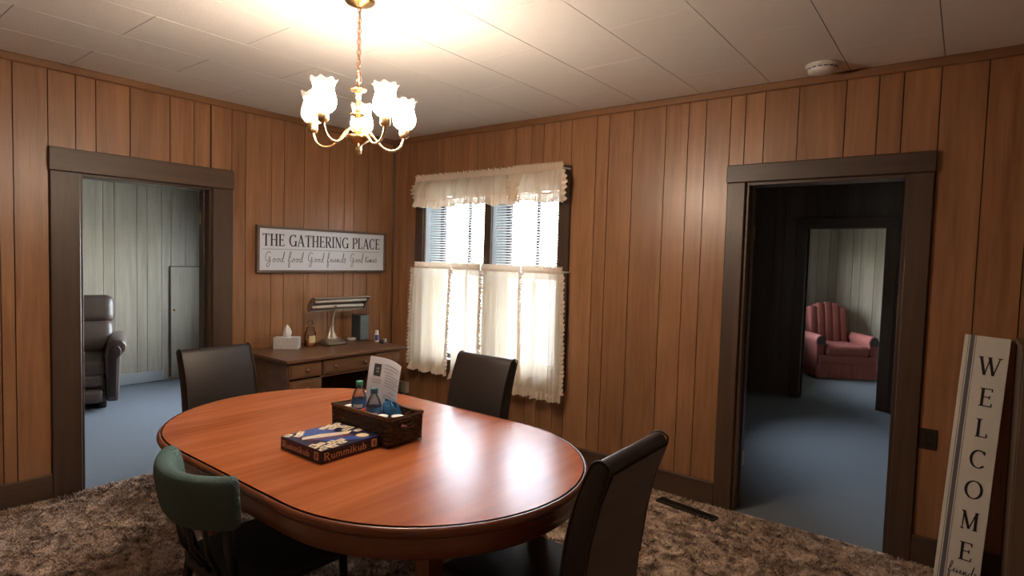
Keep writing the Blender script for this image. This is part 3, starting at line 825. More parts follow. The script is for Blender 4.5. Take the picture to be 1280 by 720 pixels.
pad.build('back_pad', 'green_knit', gc, smooth=True)
seat_poly = [(-.20,-.19),(-.12,-.215),(.12,-.215),(.20,-.19),(.225,0),(.225,.19),(.19,.225),(-.19,.225),(-.225,.19),(-.225,0)]
MB().prism([(x, y) for x, y in seat_poly], .405, .455).build('seat', 'seat_black', gc, smooth=True, bevel=.018, bseg=3)
for u in (-.86, -.52, -.18, .18, .52, .86):
    a_ = u*A0; x, y = arc(R0-.012, a_)
    thick = abs(u) > .8
    MB().tube([(x*.78, max(y*.80, -.20), .44), (x*.86, y*.95+.004, .55), (x*.93, y, .66)], .016 if thick else .0085, 8).build('back_post' if thick else 'spindle', 'black_wood', gc, smooth=True)
for sx in (-1, 1):
    MB().tube([(sx*.185, .20, .41), (sx*.20, .205, 0)], [.016, .011], 8).build('leg', 'black_wood', gc, smooth=True)
    MB().tube([(sx*.175, -.18, .41), (sx*.205, -.235, 0)], [.017, .012], 8).build('leg', 'black_wood', gc, smooth=True)
    MB().tube([(sx*.19, .20, .16), (sx*.192, -.21, .16)], .008, 6).build('stretcher', 'black_wood', gc, smooth=True)
MB().tube([(-.19, 0, .16), (.19, 0, .16)], .008, 6).build('stretcher', 'black_wood', gc, smooth=True)

# ------------------------------------------------------------------ desk
dk = thing('writing_desk', 'brown wooden kneehole desk below the gathering sign', 'desk', (0, 0, 0))
DZ = .765; Y0, Y1, DX = -1.43, -.43, .61
MB().box(.025, .645, -1.455, -.405, DZ-.025, DZ).build('desk_top', 'desk_wood', dk, bevel=.006, bseg=2)
Lp, Rp = (-1.43, -1.158), (-.70, -.43)
for (a, b_) in (Lp, Rp):
    MB().box(.03, DX, a, a+.018, .06, DZ-.025).box(.03, DX, b_-.018, b_, .06, DZ-.025).box(.03, .045, a+.018, b_-.018, .06, DZ-.025).box(.045, DX, a+.018, b_-.018, .06, .08).build('pedestal_case', 'desk_wood', dk)
    MB().box(.05, DX-.03, a+.01, b_-.01, 0, .06).build('plinth', 'desk_wood', dk)
MB().box(.03, .05, Lp[1], Rp[0], .25, DZ-.025).build('modesty_panel', 'desk_wood', dk)
def drawer(y0, y1, z0, z1, knobs):
    d = MB().box(DX-.30, DX+.012, y0, y1, z0, z1).build('drawer', 'desk_wood', dk, bevel=.005, bseg=1)
    MB().box(DX+.010, DX+.017, y0+.014, y1-.014, z0+.014, z1-.014).build('raised_panel', 'desk_wood', d, bevel=.003, bseg=1)
    for ky in knobs:
        kb = MB().lathe([(0, .026), (.011, .023), (.014, .017), (.009, .008), (.006, 0)], (0, 0, 0), 14).build('knob', 'desk_wood', d, smooth=True)
        kb.rotation_euler = (0, PI/2, 0); kb.location = (DX+.015, ky, (z0+z1)/2)
for (a, b_) in (Lp, Rp):
    drawer(a+.008, b_-.008, .625, .735, [(a+b_)/2])
    drawer(a+.008, b_-.008, .485, .612, [(a+b_)/2])
    drawer(a+.008, b_-.008, .09, .472, [(a+b_)/2])
drawer(Lp[1]+.006, Rp[0]-.006, .625, .735, [-1.06, -.80])
MB().box(DX-.05, DX, Lp[1], Rp[0], .608, .620).build('rail', 'desk_wood', dk)

# things on the desk
tx = thing('tissue_box', 'pale marbled tissue box with a white tissue sticking up', 'tissue box', (.165, -1.165, DZ), math.radians(-44))
MB().box(-.050, .050, -.090, .090, 0, .088).build('box', 'tissue_box', tx, bevel=.002, bseg=1)
q = MB(); rows = []
for i in range(9):
    v = i/8; r = []
    for j in range(13):
        a_ = 2*PI*j/12; rad = (.032*(1-v)**.6*(.65+.6*math.sin(v*PI)))*(1+.25*math.sin(3*a_+v*4)) + .001
        r.append((rad*math.cos(a_)*.6, rad*math.sin(a_), .086+.10*v))
    rows.append(r)
q.grid(rows).build('tissue', 'tissue_white', tx, smooth=True)
cj = thing('candle_jar', 'glass candle jar with orange wax and a knobbed lid', 'candle', (.165, -.965, DZ))
MB().lathe([(.0, .0), (.042, .0), (.044, .006), (.044, .095), (.036, .118), (.030, .124), (.030, .128)], (0,0,0), 24, cap=False).build('jar', 'jar_glass', cj, smooth=True)
MB().lathe([(.0, .004), (.040, .004), (.040, .05), (.0, .05)], (0,0,0), 24).build('wax', 'wax_orange', cj, smooth=False)
MB().lathe([(.031, .128), (.034, .134), (.028, .148), (.012, .155), (.010, .162), (.020, .170), (.024, .184), (.016, .198), (.0, .202)], (0,0,0), 24, cap=False).build('lid', 'jar_glass', cj, smooth=True)
rows = [[(.0455*math.cos(a_), .0455*math.sin(a_), z) for a_ in np.linspace(-.75, .45, 8)] for z in (.03, .085)]
MB().grid(rows).build('label', 'label_cream', cj, smooth=True)
# desk lamp
dl = thing('desk_lamp', 'bronze fluorescent desk lamp with a long two-tube head', 'lamp', (.20, -.790, DZ))
prof = [(-.075, 0), (.075, 0), (.085, .010), (.078, .020), (.045, .034), (.02, .05), (-.02, .05), (-.05, .032), (-.078, .020), (-.085, .010)]
MB().prism(prof, -.085, .085, lambda a_, b__, t: (a_, t, b__)).build('base', 'lamp_metal', dl, smooth=True, bevel=.008)
rows = []
for z, w, d, ox in ((.030, .075, .055, 0), (.06, .050, .040, -.004), (.10, .030, .030, -.008), (.16, .018, .022, -.006), (.22, .013, .016, .004), (.28, .011, .012, .022), (.315, .012, .010, .035)):
    rows.append([(ox + d*math.cos(a_)*.6, w*math.sin(a_) + (.0 if z < .2 else (z-.2)*.10), z) for a_ in np.linspace(0, 2*PI, 17)])
MB().grid(rows).build('stem', 'lamp_metal', dl, smooth=True)
prof = [(-.055, .318), (-.045, .345), (-.015, .362), (.030, .362), (.075, .345), (.095, .312), (.090, .309), (.070, .340), (.028, .356), (-.013, .356), (-.041, .340), (-.050, .318)]
ca, sa = math.cos(math.radians(52)), math.sin(math.radians(52))
def hrot(x, z): return (.025 + ca*(x-.02) - sa*(z-.330), .335 + sa*(x-.02) + ca*(z-.330))
prof = [hrot(x, z) for x, z in prof]
hd = MB().prism(prof, -.215, .315, lambda a_, b__, t: (a_+.005, t, b__)).build('head', 'lamp_metal', dl, smooth=False)
for yy in (-.215, .31):
    MB().prism(prof[:6], yy, yy+.005, lambda a_, b__, t: (a_+.005, t, b__)).build('end_cap', 'lamp_metal', hd)
MB().prism([hrot(x, z) for x, z in ((-.02, .361), (.02, .361), (.02, .368), (-.02, .368))], -.03, .10, lambda a_, b__, t: (a_+.005, t, b__)).build('switch_plate', 'lamp_metal', hd)
for xx, zz in (hrot(-.012, .328), hrot(.050, .325)):
    MB().tube([(xx, -.195, zz), (xx, .298, zz)], .012, 12).build('fluorescent_tube', 'tube_white', hd, smooth=True)
    for yy in (-.210, .297):
        MB().box(xx-.012, xx+.012, yy, yy+.014, zz-.012, zz+.02).build('tube_socket', 'print_dark', hd)
# small radio speaker
sp = thing('speaker', 'small slate blue box speaker standing upright on the desk', 'speaker', (.13, -.425, DZ), 0)
sp.location = (.125, -.455, DZ)
MB().box(-.06, .055, -.045, .045, 0, .215).build('cabinet', 'speaker_side', sp, bevel=.004, bseg=2)
MB().box(.055, .062, -.043, .043, .003, .212).build('grille', 'speaker_blue', sp, bevel=.002, bseg=1)
wo = thing('charger_puck', 'small white oval case lying beside the speaker', 'case', (.11, -.53, DZ))
MB().lathe([(.0, 0), (.030, 0), (.034, .004), (.034, .016), (.030, .020), (0, .020)], (0,0,0), 20, fn=lambda r, z, a_, k: (r*(1+.25*abs(math.sin(a_))), z)).build('body', 'white_plastic', wo, smooth=True)
MB().lathe([(.0345, .009), (.0352, .010), (.0345, .011)], (0,0,0), 20, cap=False, fn=lambda r, z, a_, k: (r*(1+.25*abs(math.sin(a_))), z)).build('seam', 'print_grey', wo)
pb = thing('small_bottle', 'small white bottle with a dark blue label on the desk corner', 'bottle', (.335, -.445, DZ))
MB().lathe([(0, 0), (.016, 0), (.018, .003), (.018, .070), (.014, .076), (.011, .078)], (0,0,0), 16).build('body', 'white_plastic', pb, smooth=True)
MB().lathe([(.014, .076), (.015, .078), (.015, .096), (.013, .098), (0, .098)], (0,0,0), 16).build('cap', 'white_plastic', pb, smooth=True)
MB().grid([[(.0186*math.cos(a_), .0186*math.sin(a_), z) for a_ in np.linspace(-1.6, .3, 8)] for z in (.015, .062)]).build('label', 'royal_blue', pb, smooth=True)
bk_ = thing('small_camera', 'tiny black gadget with a pale end at the desk corner', 'gadget', (.425, -.45, DZ), .4)
MB().box(-.016, .016, -.030, .022, 0, .030).build('body', 'print_dark', bk_, bevel=.004, bseg=1)
MB().box(-.013, .013, .022, .034, .004, .032).build('pale_end', 'white_plastic', bk_, bevel=.002, bseg=1)
ln = MB().lathe([(0, .006), (.009, .006), (.010, 0)], (0,0,0), 12).build('lens', 'print_grey', bk_)
ln.rotation_euler = (0, PI/2, 0); ln.location = (.016, -.008, .016)
# beige box low on the wall past the desk
bx_ = thing('junction_box', 'beige plastic box low on the wall past the desk', 'wall box', (.19, 0, .29))
MB().box(-.07, .07, -.045, 0, -.045, .055).build('cover', 'beige_plastic', bx_, bevel=.006, bseg=2)
MB().box(.035, .062, -.050, -.040, -.075, -.045).build('plug', 'beige_plastic', bx_, bevel=.004, bseg=1)

# ------------------------------------------------------------------ lettering
S_ = .13; h_ = .055
def arcp(cx, cy, rx, ry, a0, a1, n=18):
    return [(cx+rx*math.cos(math.radians(a0+(a1-a0)*i/n)), cy+ry*math.sin(math.radians(a0+(a1-a0)*i/n))) for i in range(n+1)]
def ser(x, y, w=.16): return ([(x-w, y), (x+w, y)], h_)
def ringw(n=18, thick=S_, thin=h_, a0=0, a1=360):
    return [thin+(thick-thin)*abs(math.cos(math.radians(a0+(a1-a0)*i/n)))**1.2 for i in range(n+1)]
GL = {
 'T': (.80, [([(.40,0),(.40,1)],S_), ([(.03,.975),(.77,.975)],h_), ([(.05,1),(.05,.80)],h_), ([(.75,1),(.75,.80)],h_), ser(.40,.02)]),
 'H': (.90, [([(.17,0),(.17,1)],S_), ([(.73,0),(.73,1)],S_), ([(.17,.52),(.73,.52)],h_), ser(.17,.02), ser(.17,.98), ser(.73,.02), ser(.73,.98)]),
 'E': (.70, [([(.17,0),(.17,1)],S_), ([(.02,.975),(.62,.975)],h_), ([(.17,.52),(.52,.52)],h_), ([(.02,.025),(.66,.025)],h_), ([(.62,1),(.62,.82)],h_), ([(.52,.62),(.52,.42)],h_), ([(.65,0),(.65,.2)],h_)]),
 'G': (.92, [(arcp(.48,.5,.40,.48,48,325,26), ringw(26,S_,h_,48,325)), ([(.80,.02),(.80,.44)],S_), ser(.80,.44,.13), ([(.76,.99),(.76,.78)],h_)]),
 'A': (.90, [([(.10,0),(.44,1)],h_), ([(.42,1),(.78,0)],S_), ([(.22,.33),(.66,.33)],h_), ser(.10,.02,.11), ser(.78,.02,.14)]),
 'R': (.84, [([(.17,0),(.17,1)],S_), ([(.02,.975),(.40,.975)],h_), (arcp(.40,.735,.27,.24,90,-90,12), ringw(12,S_,h_,90,-90)), ([(.17,.495),(.40,.495)],h_), ([(.40,.495),(.76,0)],S_), ser(.17,.02), ser(.76,.02,.10)]),
 'I': (.36, [([(.18,0),(.18,1)],S_), ser(.18,.02), ser(.18,.98)]),
 'N': (.90, [([(.15,0),(.15,1)],h_), ([(.13,1),(.75,0)],S_), ([(.75,0),(.75,1)],h_), ser(.15,.02,.12), ser(.11,.98,.10), ser(.75,.98,.12)]),
 'P': (.74, [([(.17,0),(.17,1)],S_), ([(.02,.975),(.40,.975)],h_), (arcp(.40,.72,.28,.255,90,-90,12), ringw(12,S_,h_,90,-90)), ([(.17,.465),(.40,.465)],h_), ser(.17,.02)]),
 'L': (.70, [([(.17,0),(.17,1)],S_), ser(.17,.98), ([(.02,.025),(.64,.025)],h_), ([(.63,0),(.63,.22)],h_)]),
 'C': (.84, [(arcp(.46,.5,.38,.48,48,318,26), ringw(26,S_,h_,48,318)), ([(.72,.97),(.72,.76)],h_)]),
 'W': (1.14, [([(.10,1),(.34,0)],S_), ([(.34,0),(.56,1)],h_), ([(.52,1),(.76,0)],S_), ([(.76,0),(1.02,1)],h_), ser(.10,.98,.12), ser(.53,.98,.10), ser(1.02,.98,.11)]),
 'O': (.98, [(arcp(.49,.5,.41,.48,0,360,36), ringw(36))]),
 'M': (1.08, [([(.16,0),(.18,1)],h_), ([(.17,1),(.54,.05)],S_), ([(.54,.05),(.90,1)],h_), ([(.90,0),(.90,1)],S_), ser(.16,.02,.12), ser(.90,.02,.14), ser(.12,.98,.08), ser(.95,.98,.09)]),
}
# bold slab lower-case for the game box
b1 = .20
GB = {
 'R': (.92, [([(.20,0),(.20,1)],b1), ([(.02,.95),(.45,.95)],.12), (arcp(.42,.73,.28,.22,90,-90,12), .17), ([(.20,.51),(.42,.51)],.12), ([(.42,.51),(.84,-.18)],b1), ([(.02,.05),(.40,.05)],.12)]),
 'u': (.66, [([(.14,.62),(.14,.22)],.17), (arcp(.32,.22,.18,.18,180,360,10), .16), ([(.50,0),(.50,.62)],.17), ([(.02,.60),(.16,.60)],.1), ([(.46,.05),(.66,.05)],.1)]),
 'm': (.98, [([(.14,0),(.14,.62)],.17), (arcp(.31,.42,.17,.17,180,0,10), .15), ([(.48,0),(.48,.42)],.17), (arcp(.65,.42,.17,.17,180,0,10), .15), ([(.82,0),(.82,.42)],.17), ([(.02,.05),(.26,.05)],.1), ([(.36,.05),(.60,.05)],.1), ([(.72,.05),(.96,.05)],.1)]),
 'i': (.36, [([(.17,0),(.17,.62)],.17), ([(.17,.76),(.17,.92)],.17), ([(.02,.05),(.34,.05)],.1)]),
 'k': (.72, [([(.14,0),(.14,1)],.17), ([(.54,.62),(.20,.30)],.13), ([(.28,.38),(.62,0)],.17), ([(.02,.05),(.28,.05)],.1)]),
 'b': (.70, [([(.14,0),(.14,1)],.17), (arcp(.35,.30,.21,.25,150,-150,14), .16)]),
}
# flowing script, drawn as one pen line per stroke
GS = {
 'G': (.62, [[(.50,.78),(.44,.90),(.30,.92),(.12,.62),(.10,.28),(.24,.12),(.42,.30),(.46,.46),(.32,.44)], [(.44,.44),(.44,.0),(.34,-.36),(.18,-.34),(.26,-.05),(.56,.16)]]),
 'o': (.30, [[(.20,.36),(.06,.24),(.08,.06),(.20,.06),(.24,.22),(.18,.34),(.32,.26)]]),
 'd': (.36, [[(.22,.34),(.06,.26),(.06,.06),(.18,.08),(.30,.40),(.40,.98),(.30,.60),(.24,.10),(.38,.08)]]),
 'f': (.30, [[(.0,.10),(.20,.55),(.28,.92),(.18,.92),(.10,.40),(.04,-.38),(.14,-.36),(.16,.05),(.32,.16)]]),
 'r': (.24, [[(.0,.08),(.10,.36),(.14,.34),(.14,.10),(.26,.12)]]),
 'i': (.18, [[(.0,.10),(.08,.34),(.07,.10),(.20,.12)], [(.13,.52),(.14,.54)]]),
 'e': (.24, [[(.0,.10),(.14,.22),(.14,.36),(.06,.28),(.08,.08),(.26,.14)]]),
 'n': (.34, [[(.0,.08),(.06,.34),(.07,.06),(.18,.36),(.22,.30),(.22,.08),(.36,.12)]]),
 'm': (.46, [[(.0,.08),(.06,.34),(.07,.06),(.16,.36),(.19,.08),(.28,.36),(.33,.30),(.33,.08),(.48,.12)]]),
 's': (.24, [[(.0,.08),(.14,.46),(.20,.26),(.16,.04),(.02,.04)]]),
 't': (.26, [[(.0,.10),(.12,.64),(.09,.12),(.26,.14)], [(-.04,.52),(.36,.60)]]),
 ' ': (.26, []),
}
def text(txt, GLY, a, b, y0, height, f, name, mat, parent, gap=.10, space=.42, weight=1.0, script=False, t1=.0012):
    tot = 0
    for c in txt: tot += (space if c == ' ' else GLY[c][0]+gap)
    tot -= gap; sx = (b-a)/tot; x = a
    for c in txt:
        if c == ' ': x += space*sx; continue
        q = MB()
        for st in GLY[c][1]:
            if script: pts, w = [(p.x, p.y) for p in smoothpts([(u, v, 0) for u, v in st], 5)], .045*weight
            else: pts, w = st
            ww = [k*height*weight for k in w] if isinstance(w, (list, tuple)) else w*height*weight
            q.ribbon([(x+u*sx, y0+v*height) for u, v in pts], ww, f, 0, t1)
        q.build(name, mat, parent)
        x += (GLY[c][0]+gap)*sx

# ------------------------------------------------------------------ gathering sign
gs = thing('wall_sign', 'framed white sign reading The Gathering Place above the desk', 'sign', (0, 0, 0))
sy0, sy1, sz0, sz1 = -1.335, -.108, 1.338, 1.698
MB().box(.001, .022, sy0+.015, sy1-.015, sz0+.015, sz1-.015).build('board', 'sign_white', gs)
for (a, b_, c, d) in ((sy0, sy1, sz1-.02, sz1), (sy0, sy1, sz0, sz0+.02), (sy0, sy0+.02, sz0+.02, sz1-.02), (sy1-.02, sy1, sz0+.02, sz1-.02)):
    MB().box(.001, .036, a, b_, c, d).build('frame_rail', 'sign_frame', gs, bevel=.002, bseg=1)
fA = lambda a_, b__, t: (.0222+t, a_, b__)
text('THE GATHERING PLACE', GL, -1.288, -.175, 1.545, .092, fA, 'letter', 'ink_black', gs, gap=.08, space=.50)
MB().box(.0222, .0230, -1.288, -.178, 1.5185, 1.5215).build('rule_line', 'ink_grey', gs)
text('Good food', GS, -1.272, -.945, 1.418, .088, fA, 'script_letter', 'ink_grey', gs, gap=.03, space=.3, script=True)
text('Good friends', GS, -.905, -.535, 1.420, .088, fA, 'script_letter', 'ink_grey', gs, gap=.03, space=.3, script=True)
text('Good times', GS, -.495, -.205, 1.422, .088, fA, 'script_letter', 'ink_grey', gs, gap=.03, space=.3, script=True)

# ------------------------------------------------------------------ welcome sign leaning on the window wall
ws = thing('welcome_sign', 'tall white board reading Welcome, leaning against the wall by the hall doorway', 'sign')
base = Vector((4.176, -.150, .0105)); th = math.radians(2.9)
ln_ = math.atan2(.118, 1.19)
ex = Vector((math.cos(th), 0, -math.sin(th)))
ev = Vector((math.sin(th)*math.cos(ln_), math.sin(ln_), math.cos(th)*math.cos(ln_))).normalized()
en = ex.cross(ev).normalized()          # towards the viewer (-y)
if en.y > 0: en = -en
WW, WH = .173, 1.195
Mw = Matrix.Identity(4)
for i in range(3):
    Mw[i][0] = ex[i]; Mw[i][1] = ev[i]; Mw[i][2] = en[i]; Mw[i][3] = base[i]
ws.matrix_world = Mw
MB().box(0, WW, 0, WH, -.018, 0).build('board', 'welcome_white', ws, bevel=.002, bseg=1)
for (a, b_, mt) in ((.0155, .0175, 'ink_grey'), (.0225, .0385, 'stripe_grey'), (.0435, .0455, 'ink_grey')):
    MB().box(a, b_, 0, WH, 0, .0006).build('stripe', mt, ws)
fW = lambda a_, b__, t: (a_, b__, t)
for i, c in enumerate('WELCOME'):
    zc = 1.055 - i*.1475; hh = .086
    wd = {'W': .088, 'E': .052, 'L': .048, 'C': .062, 'O': .070, 'M': .070}[c]
    cx_ = .108
    text(c, GL, cx_-wd/2, cx_+wd/2, zc-hh/2, hh, fW, 'letter', 'ink_black', ws, weight=1.0)
text('friends', GS, .052, .160, .055, .055, fW, 'script_letter', 'ink_black', ws, gap=.03, script=True)

# ------------------------------------------------------------------ cabinet at the picture's edge, wall plates, vent, smoke detector
cb = thing('storage_cabinet', 'brown wooden cabinet standing just past the welcome board', 'cabinet', (4.43, 0, 0))
MB().box(0, .50, -.33, -.002, .06, 1.17).build('carcass', 'cabinet_wood', cb, bevel=.003, bseg=1)
MB().box(-.006, .506, -.345, -.002, 1.17, 1.195).build('top', 'cabinet_wood', cb, bevel=.004, bseg=1)
MB().box(.02, .48, -.31, -.02, 0, .06).build('plinth', 'cabinet_wood', cb)
for i in range(2):
    d = MB().box(.006+.246*i, .248+.246*i, -.35, -.33, .075, 1.16).build('door', 'cabinet_wood', cb, bevel=.003, bseg=1)
    kb = MB().lathe([(0, .028), (.013, .024), (.015, .018), (.007, .008), (.007, 0)], (0,0,0), 12).build('knob', 'brass', d, smooth=True)
    kb.rotation_euler = (PI/2, 0, 0); kb.location = (.225+.05*i, -.35, .68)
ot = thing('outlet_plate', 'dark brown outlet plate low beside the hall doorway', 'outlet', (4.118, 0, .648))
MB().box(-.036, .036, -.008, -.0005, -.052, .052).build('plate', 'plate_dark', ot, bevel=.003, bseg=1)
for z in (-.024, .024):
    MB().box(-.014, .014, -.011, -.007, z-.014, z+.014).build('socket', 'black_wood', ot, bevel=.003, bseg=1)
vt = thing('floor_vent', 'dark metal floor register in the carpet by the window wall', 'vent', (2.955, -.185, .0), math.radians(-8))
MB().box(-.19, .19, -.034, -.026, 0, .014).box(-.19, .19, .026, .034, 0, .014).box(-.19, -.182, -.026, .026, 0, .014).box(.182, .19, -.026, .026, 0, .014).build('frame', 'vent_dark', vt)
for i in range(24):
    x = -.172 + i*.015; piece('slat', 'vent_dark', x-.002, x+.002, -.026, .026, .002, .012, vt)
sd = thing('smoke_detector', 'round white smoke detector on the ceiling above the hall doorway', 'smoke detector', (3.575, -.19, H))
MB().lathe([(0, 0), (.080, 0), (.082, -.006), (.078, -.012), (.070, -.014)], (0,0,0), 32, cap=False).build('base', 'white_plastic', sd, smooth=True)
MB().lathe([(.070, -.012), (.070, -.030), (.064, -.040), (.040, -.046), (0, -.047)], (0,0,0), 32, cap=False).build('cover', 'white_plastic', sd, smooth=True)
for i in range(16):
    a_ = 2*PI*i/16
    MB().obox((.0695*math.cos(a_), .0695*math.sin(a_), -.022), (.0018*math.cos(a_), .0018*math.sin(a_), 0), (-.010*math.sin(a_), .010*math.cos(a_), 0), (0, 0, .0025)).build('slot', 'print_dark', sd)

# ------------------------------------------------------------------ game box
gb = thing('game_box', 'navy board game box with cream tile art lying on the table', 'game box', (2.307, -2.268, TZ))
GW = .132; GH = .048
MB().box(-GW, GW, -GW, GW, 0, GH).build('box', 'navy', gb, bevel=.0015, bseg=1)
fR = lambda a_, b__, t: (GW+t, a_, b__)           # side towards +x, a = y
fL = lambda a_, b__, t: (a_, -GW-t, b__)          # side towards -y, a = x
fT = lambda a_, b__, t: (a_, b__, GH+t)
text('Rummikub', GB, -GW+.010, GW-.062, .012, .026, fR, 'letter', 'tan_ink', gb, gap=.02)
text('Rummikub', GB, -GW+.012, GW-.070, .012, .024, fL, 'letter', 'tan_ink', gb, gap=.02)
for (f_, a) in ((fR, GW-.040), (fL, GW-.042)):
    MB().prism([(a, .010), (a+.026, .010), (a+.026, .040), (a, .040)], 0, .0008, f_).build('badge', 'tan_ink', gb)
    MB().prism([(a+.008, .016), (a+.018, .016), (a+.018, .034), (a+.008, .034)], 0, .0012, f_).build('badge_mark', 'maroon_ink', gb)
MB().prism([(-GW+.02, .005), (GW-.05, .005), (GW-.05, .0075), (-GW+.02, .0075)], 0, .0008, fR).build('small_print', 'maroon_ink', gb)
# top art: a blue wave, a band of cream tiles, a gold seal
def art(name, mat, poly, t=.0006): MB().prism(poly, 0, t, fT).build(name, mat, gb)
art('art_wave', 'royal_blue', [(-.125,-.04),(-.05,-.09),(.05,-.05),(.125,.06),(.125,.10),(.02,.03),(-.06,.05),(-.125,.04)])
art('art_logo_band', 'cream', [(-.055,-.09),(-.03,-.105),(.03,.06),(.005,.095),(-.02,.03),(-.045,-.02)], .0009)
art('art_logo_shade', 'maroon_ink', [(-.010,-.09),(.0,-.095),(.055,.05),(.045,.075)], .0010)
tile_spots = [(.075,-.118,20),(.100,-.095,20),(.062,-.088,18),(.092,-.058,18),(.070,-.045,16),(.100,-.022,14),(.075,-.010,14),(.118,-.118,20),(.118,-.07,18),(.055,-.118,20),
              (-.110,.070,24),(-.085,.090,24),(-.110,.105,24),(-.075,.060,24),(-.100,.035,24),(-.060,.105,24),(-.030,.112,20),(-.085,-.085,30),(-.110,-.060,35),(-.02,.085,22),(.02,.115,15),(-.115,-.112,25)]
for i, (x, y, r) in enumerate(tile_spots):
    c, s_ = math.cos(math.radians(r)), math.sin(math.radians(r)); hx, hy = .0125, .018
    P = [(x+c*a_-s_*b__, y+s_*a_+c*b__) for a_, b__ in ((-hx,-hy),(hx,-hy),(hx,hy),(-hx,hy))]
    P = [(max(-GW+.001, min(GW-.001, a_)), max(-GW+.001, min(GW-.001, b__))) for a_, b__ in P]
    art('art_tile', 'cream', P, .0012 + .0002*(i % 3))
    art('art_numeral', ('maroon_ink', 'royal_blue', 'gold_ink', 'navy')[i % 4], [(x-.003, y-.005), (x+.003, y-.005), (x+.003, y+.005), (x-.003, y+.005)], .0020)
art('art_seal', 'gold_ink', [(.085+.026*math.cos(t), .085+.026*math.sin(t)) for t in np.linspace(0, 2*PI, 24, endpoint=False)], .0014)
art('art_seal_face', 'cream', [(.085+.020*math.cos(t), .085+.020*math.sin(t)) for t in np.linspace(0, 2*PI, 24, endpoint=False)], .0018)

# ------------------------------------------------------------------ woven basket and what it holds
bs = thing('basket', 'dark woven basket of snacks on the table', 'basket', (2.300, -2.040, TZ))
BX, BY, BH = .178, .086, .118
MB().box(-BX+.004, BX-.004, -BY+.004, BY-.004, .003, .012).build('bottom', 'wicker', bs)
def strand_ring(z, ph):
    pts = []
    per = [(-BX, -BY, BX, -BY, 24), (BX, -BY, BX, BY, 12), (BX, BY, -BX, BY, 24), (-BX, BY, -BX, -BY, 12)]
    i = 0
    for x0, y0, x1, y1, n in per:
        nx, ny = (y1-y0), -(x1-x0); l = math.hypot(nx, ny); nx /= l; ny /= l
        for k in range(n):
            u = k/n; o_ = .0045*math.sin(PI*i+ph) * (0 if k == 0 else 1)
            fl = 1 + .02*(z/BH)
            pts.append(((x0+(x1-x0)*u)*fl+nx*o_, (y0+(y1-y0)*u)*fl+ny*o_, z + .0012*math.sin(i*1.3+z*90)))
            i += 1
    return pts
for r in range(12):
    z = .008 + r*.0088
    if 7 <= r <= 9:   # leave the hand-holds open at both ends
        P = strand_ring(z, PI/2 + PI*r)
        n0 = 24; hs_ = (3, 9)
        runs = [P[n0+hs_[1]:] , ]
        ring = P
        a1 = [ring[(n0+hs_[1]+k) % 72] for k in range(0, 72-(hs_[1]-hs_[0])-36+0)]
        a1 = [ring[i % 72] for i in range(24+9, 60+3+1)]
        a2 = [ring[i % 72] for i in range(60+9, 72+24+3+1)]
        MB().tube(a1, .0052, 6).build('woven_strand', 'wicker', bs, smooth=True)
        MB().tube(a2, .0052, 6).build('woven_strand', 'wicker', bs, smooth=True)
    else:
        MB().tube(strand_ring(z, PI/2 + PI*r), .0052, 6, closed=True).build('woven_strand', 'wicker', bs, smooth=True)
for i, (x, y) in enumerate([(-BX, -BY), (BX, -BY), (BX, BY), (-BX, BY)] + [(-BX+.05*k, s_*BY) for k in range(1, 7) for s_ in (-1, 1)]):
    MB().tube([(x*.99, y*.99, .004), (x*1.01, y*1.01, BH-.004)], .0042, 6).build('stake', 'wicker', bs, smooth=True)
rim = [(x*1.025, y*1.03, BH-.004) for x, y in ((-BX,-BY),(0,-BY),(BX,-BY),(BX,0),(BX,BY),(0,BY),(-BX,BY),(-BX,0))]
MB().tube([(-BX*1.02, -BY*1.02, BH-.004), (BX*1.02, -BY*1.02, BH-.004), (BX*1.02, BY*1.02, BH-.004), (-BX*1.02, BY*1.02, BH-.004)], .0085, 8, closed=True).build('rim', 'wicker_rim', bs, smooth=True)
def bottle(x, y, cap, label):
    t = thing('water_bottle', label, 'bottle', (x, y, TZ+.014), group='water bottles in the basket')
    MB().lathe([(0, 0), (.026, 0), (.031, .006), (.031, .03), (.029, .035), (.031, .040), (.031, .118), (.030, .128), (.024, .150), (.014, .168), (.012, .172), (.012, .178)], (0,0,0), 24, cap=False).build('bottle_body', 'bottle_clear', t, smooth=True)
    MB().lathe([(.0318, .062), (.0318, .122)], (0,0,0), 24, cap=False).build('label', 'label_blue', t, smooth=True)
    MB().grid([[(.0323*math.cos(a_), .0323*math.sin(a_), z) for a_ in np.linspace(-1.5, -.2, 9)] for z in (.088, .102)]).build('label_mark', 'tissue_white', t, smooth=True)
    MB().lathe([(.0145, .176), (.0148, .178), (.0148, .194), (.0135, .197), (0, .197)], (0,0,0), 20).build('cap', cap, t, smooth=True)
bottle(2.186, -2.042, 'cap_green', 'clear water bottle with a bright green cap in the basket')
bottle(2.338, -2.085, 'cap_teal', 'clear water bottle with a dark teal cap in the basket')
pp = thing('printed_paper', 'printed white sheet with a small portrait standing in the basket', 'paper', (2.262, -1.995, TZ+.014))
def pf(u, v, t=0):   # sheet bows and leans back
    x = -.108+.216*u; y = .008 + .022*math.sin(u*PI) - .012*u + .03*v*v
    z = .292*v - .018*v*u*u
    return (x, y - t, z)
MB().grid([[pf(j/16, i/16) for j in range(17)] for i in range(17)]).build('sheet', 'paper', pp, smooth=True)
def pmark(name, mat, u0, u1, v0, v1):
    MB().grid([[pf(u0+(u1-u0)*j/6, v0+(v1-v0)*i/4, .0012) for j in range(7)] for i in range(5)]).build(name, mat, pp, smooth=True)
pmark('portrait', 'print_dark', .13, .31, .72, .90)
pmark('portrait_face', 'print_grey', .19, .26, .76, .85)
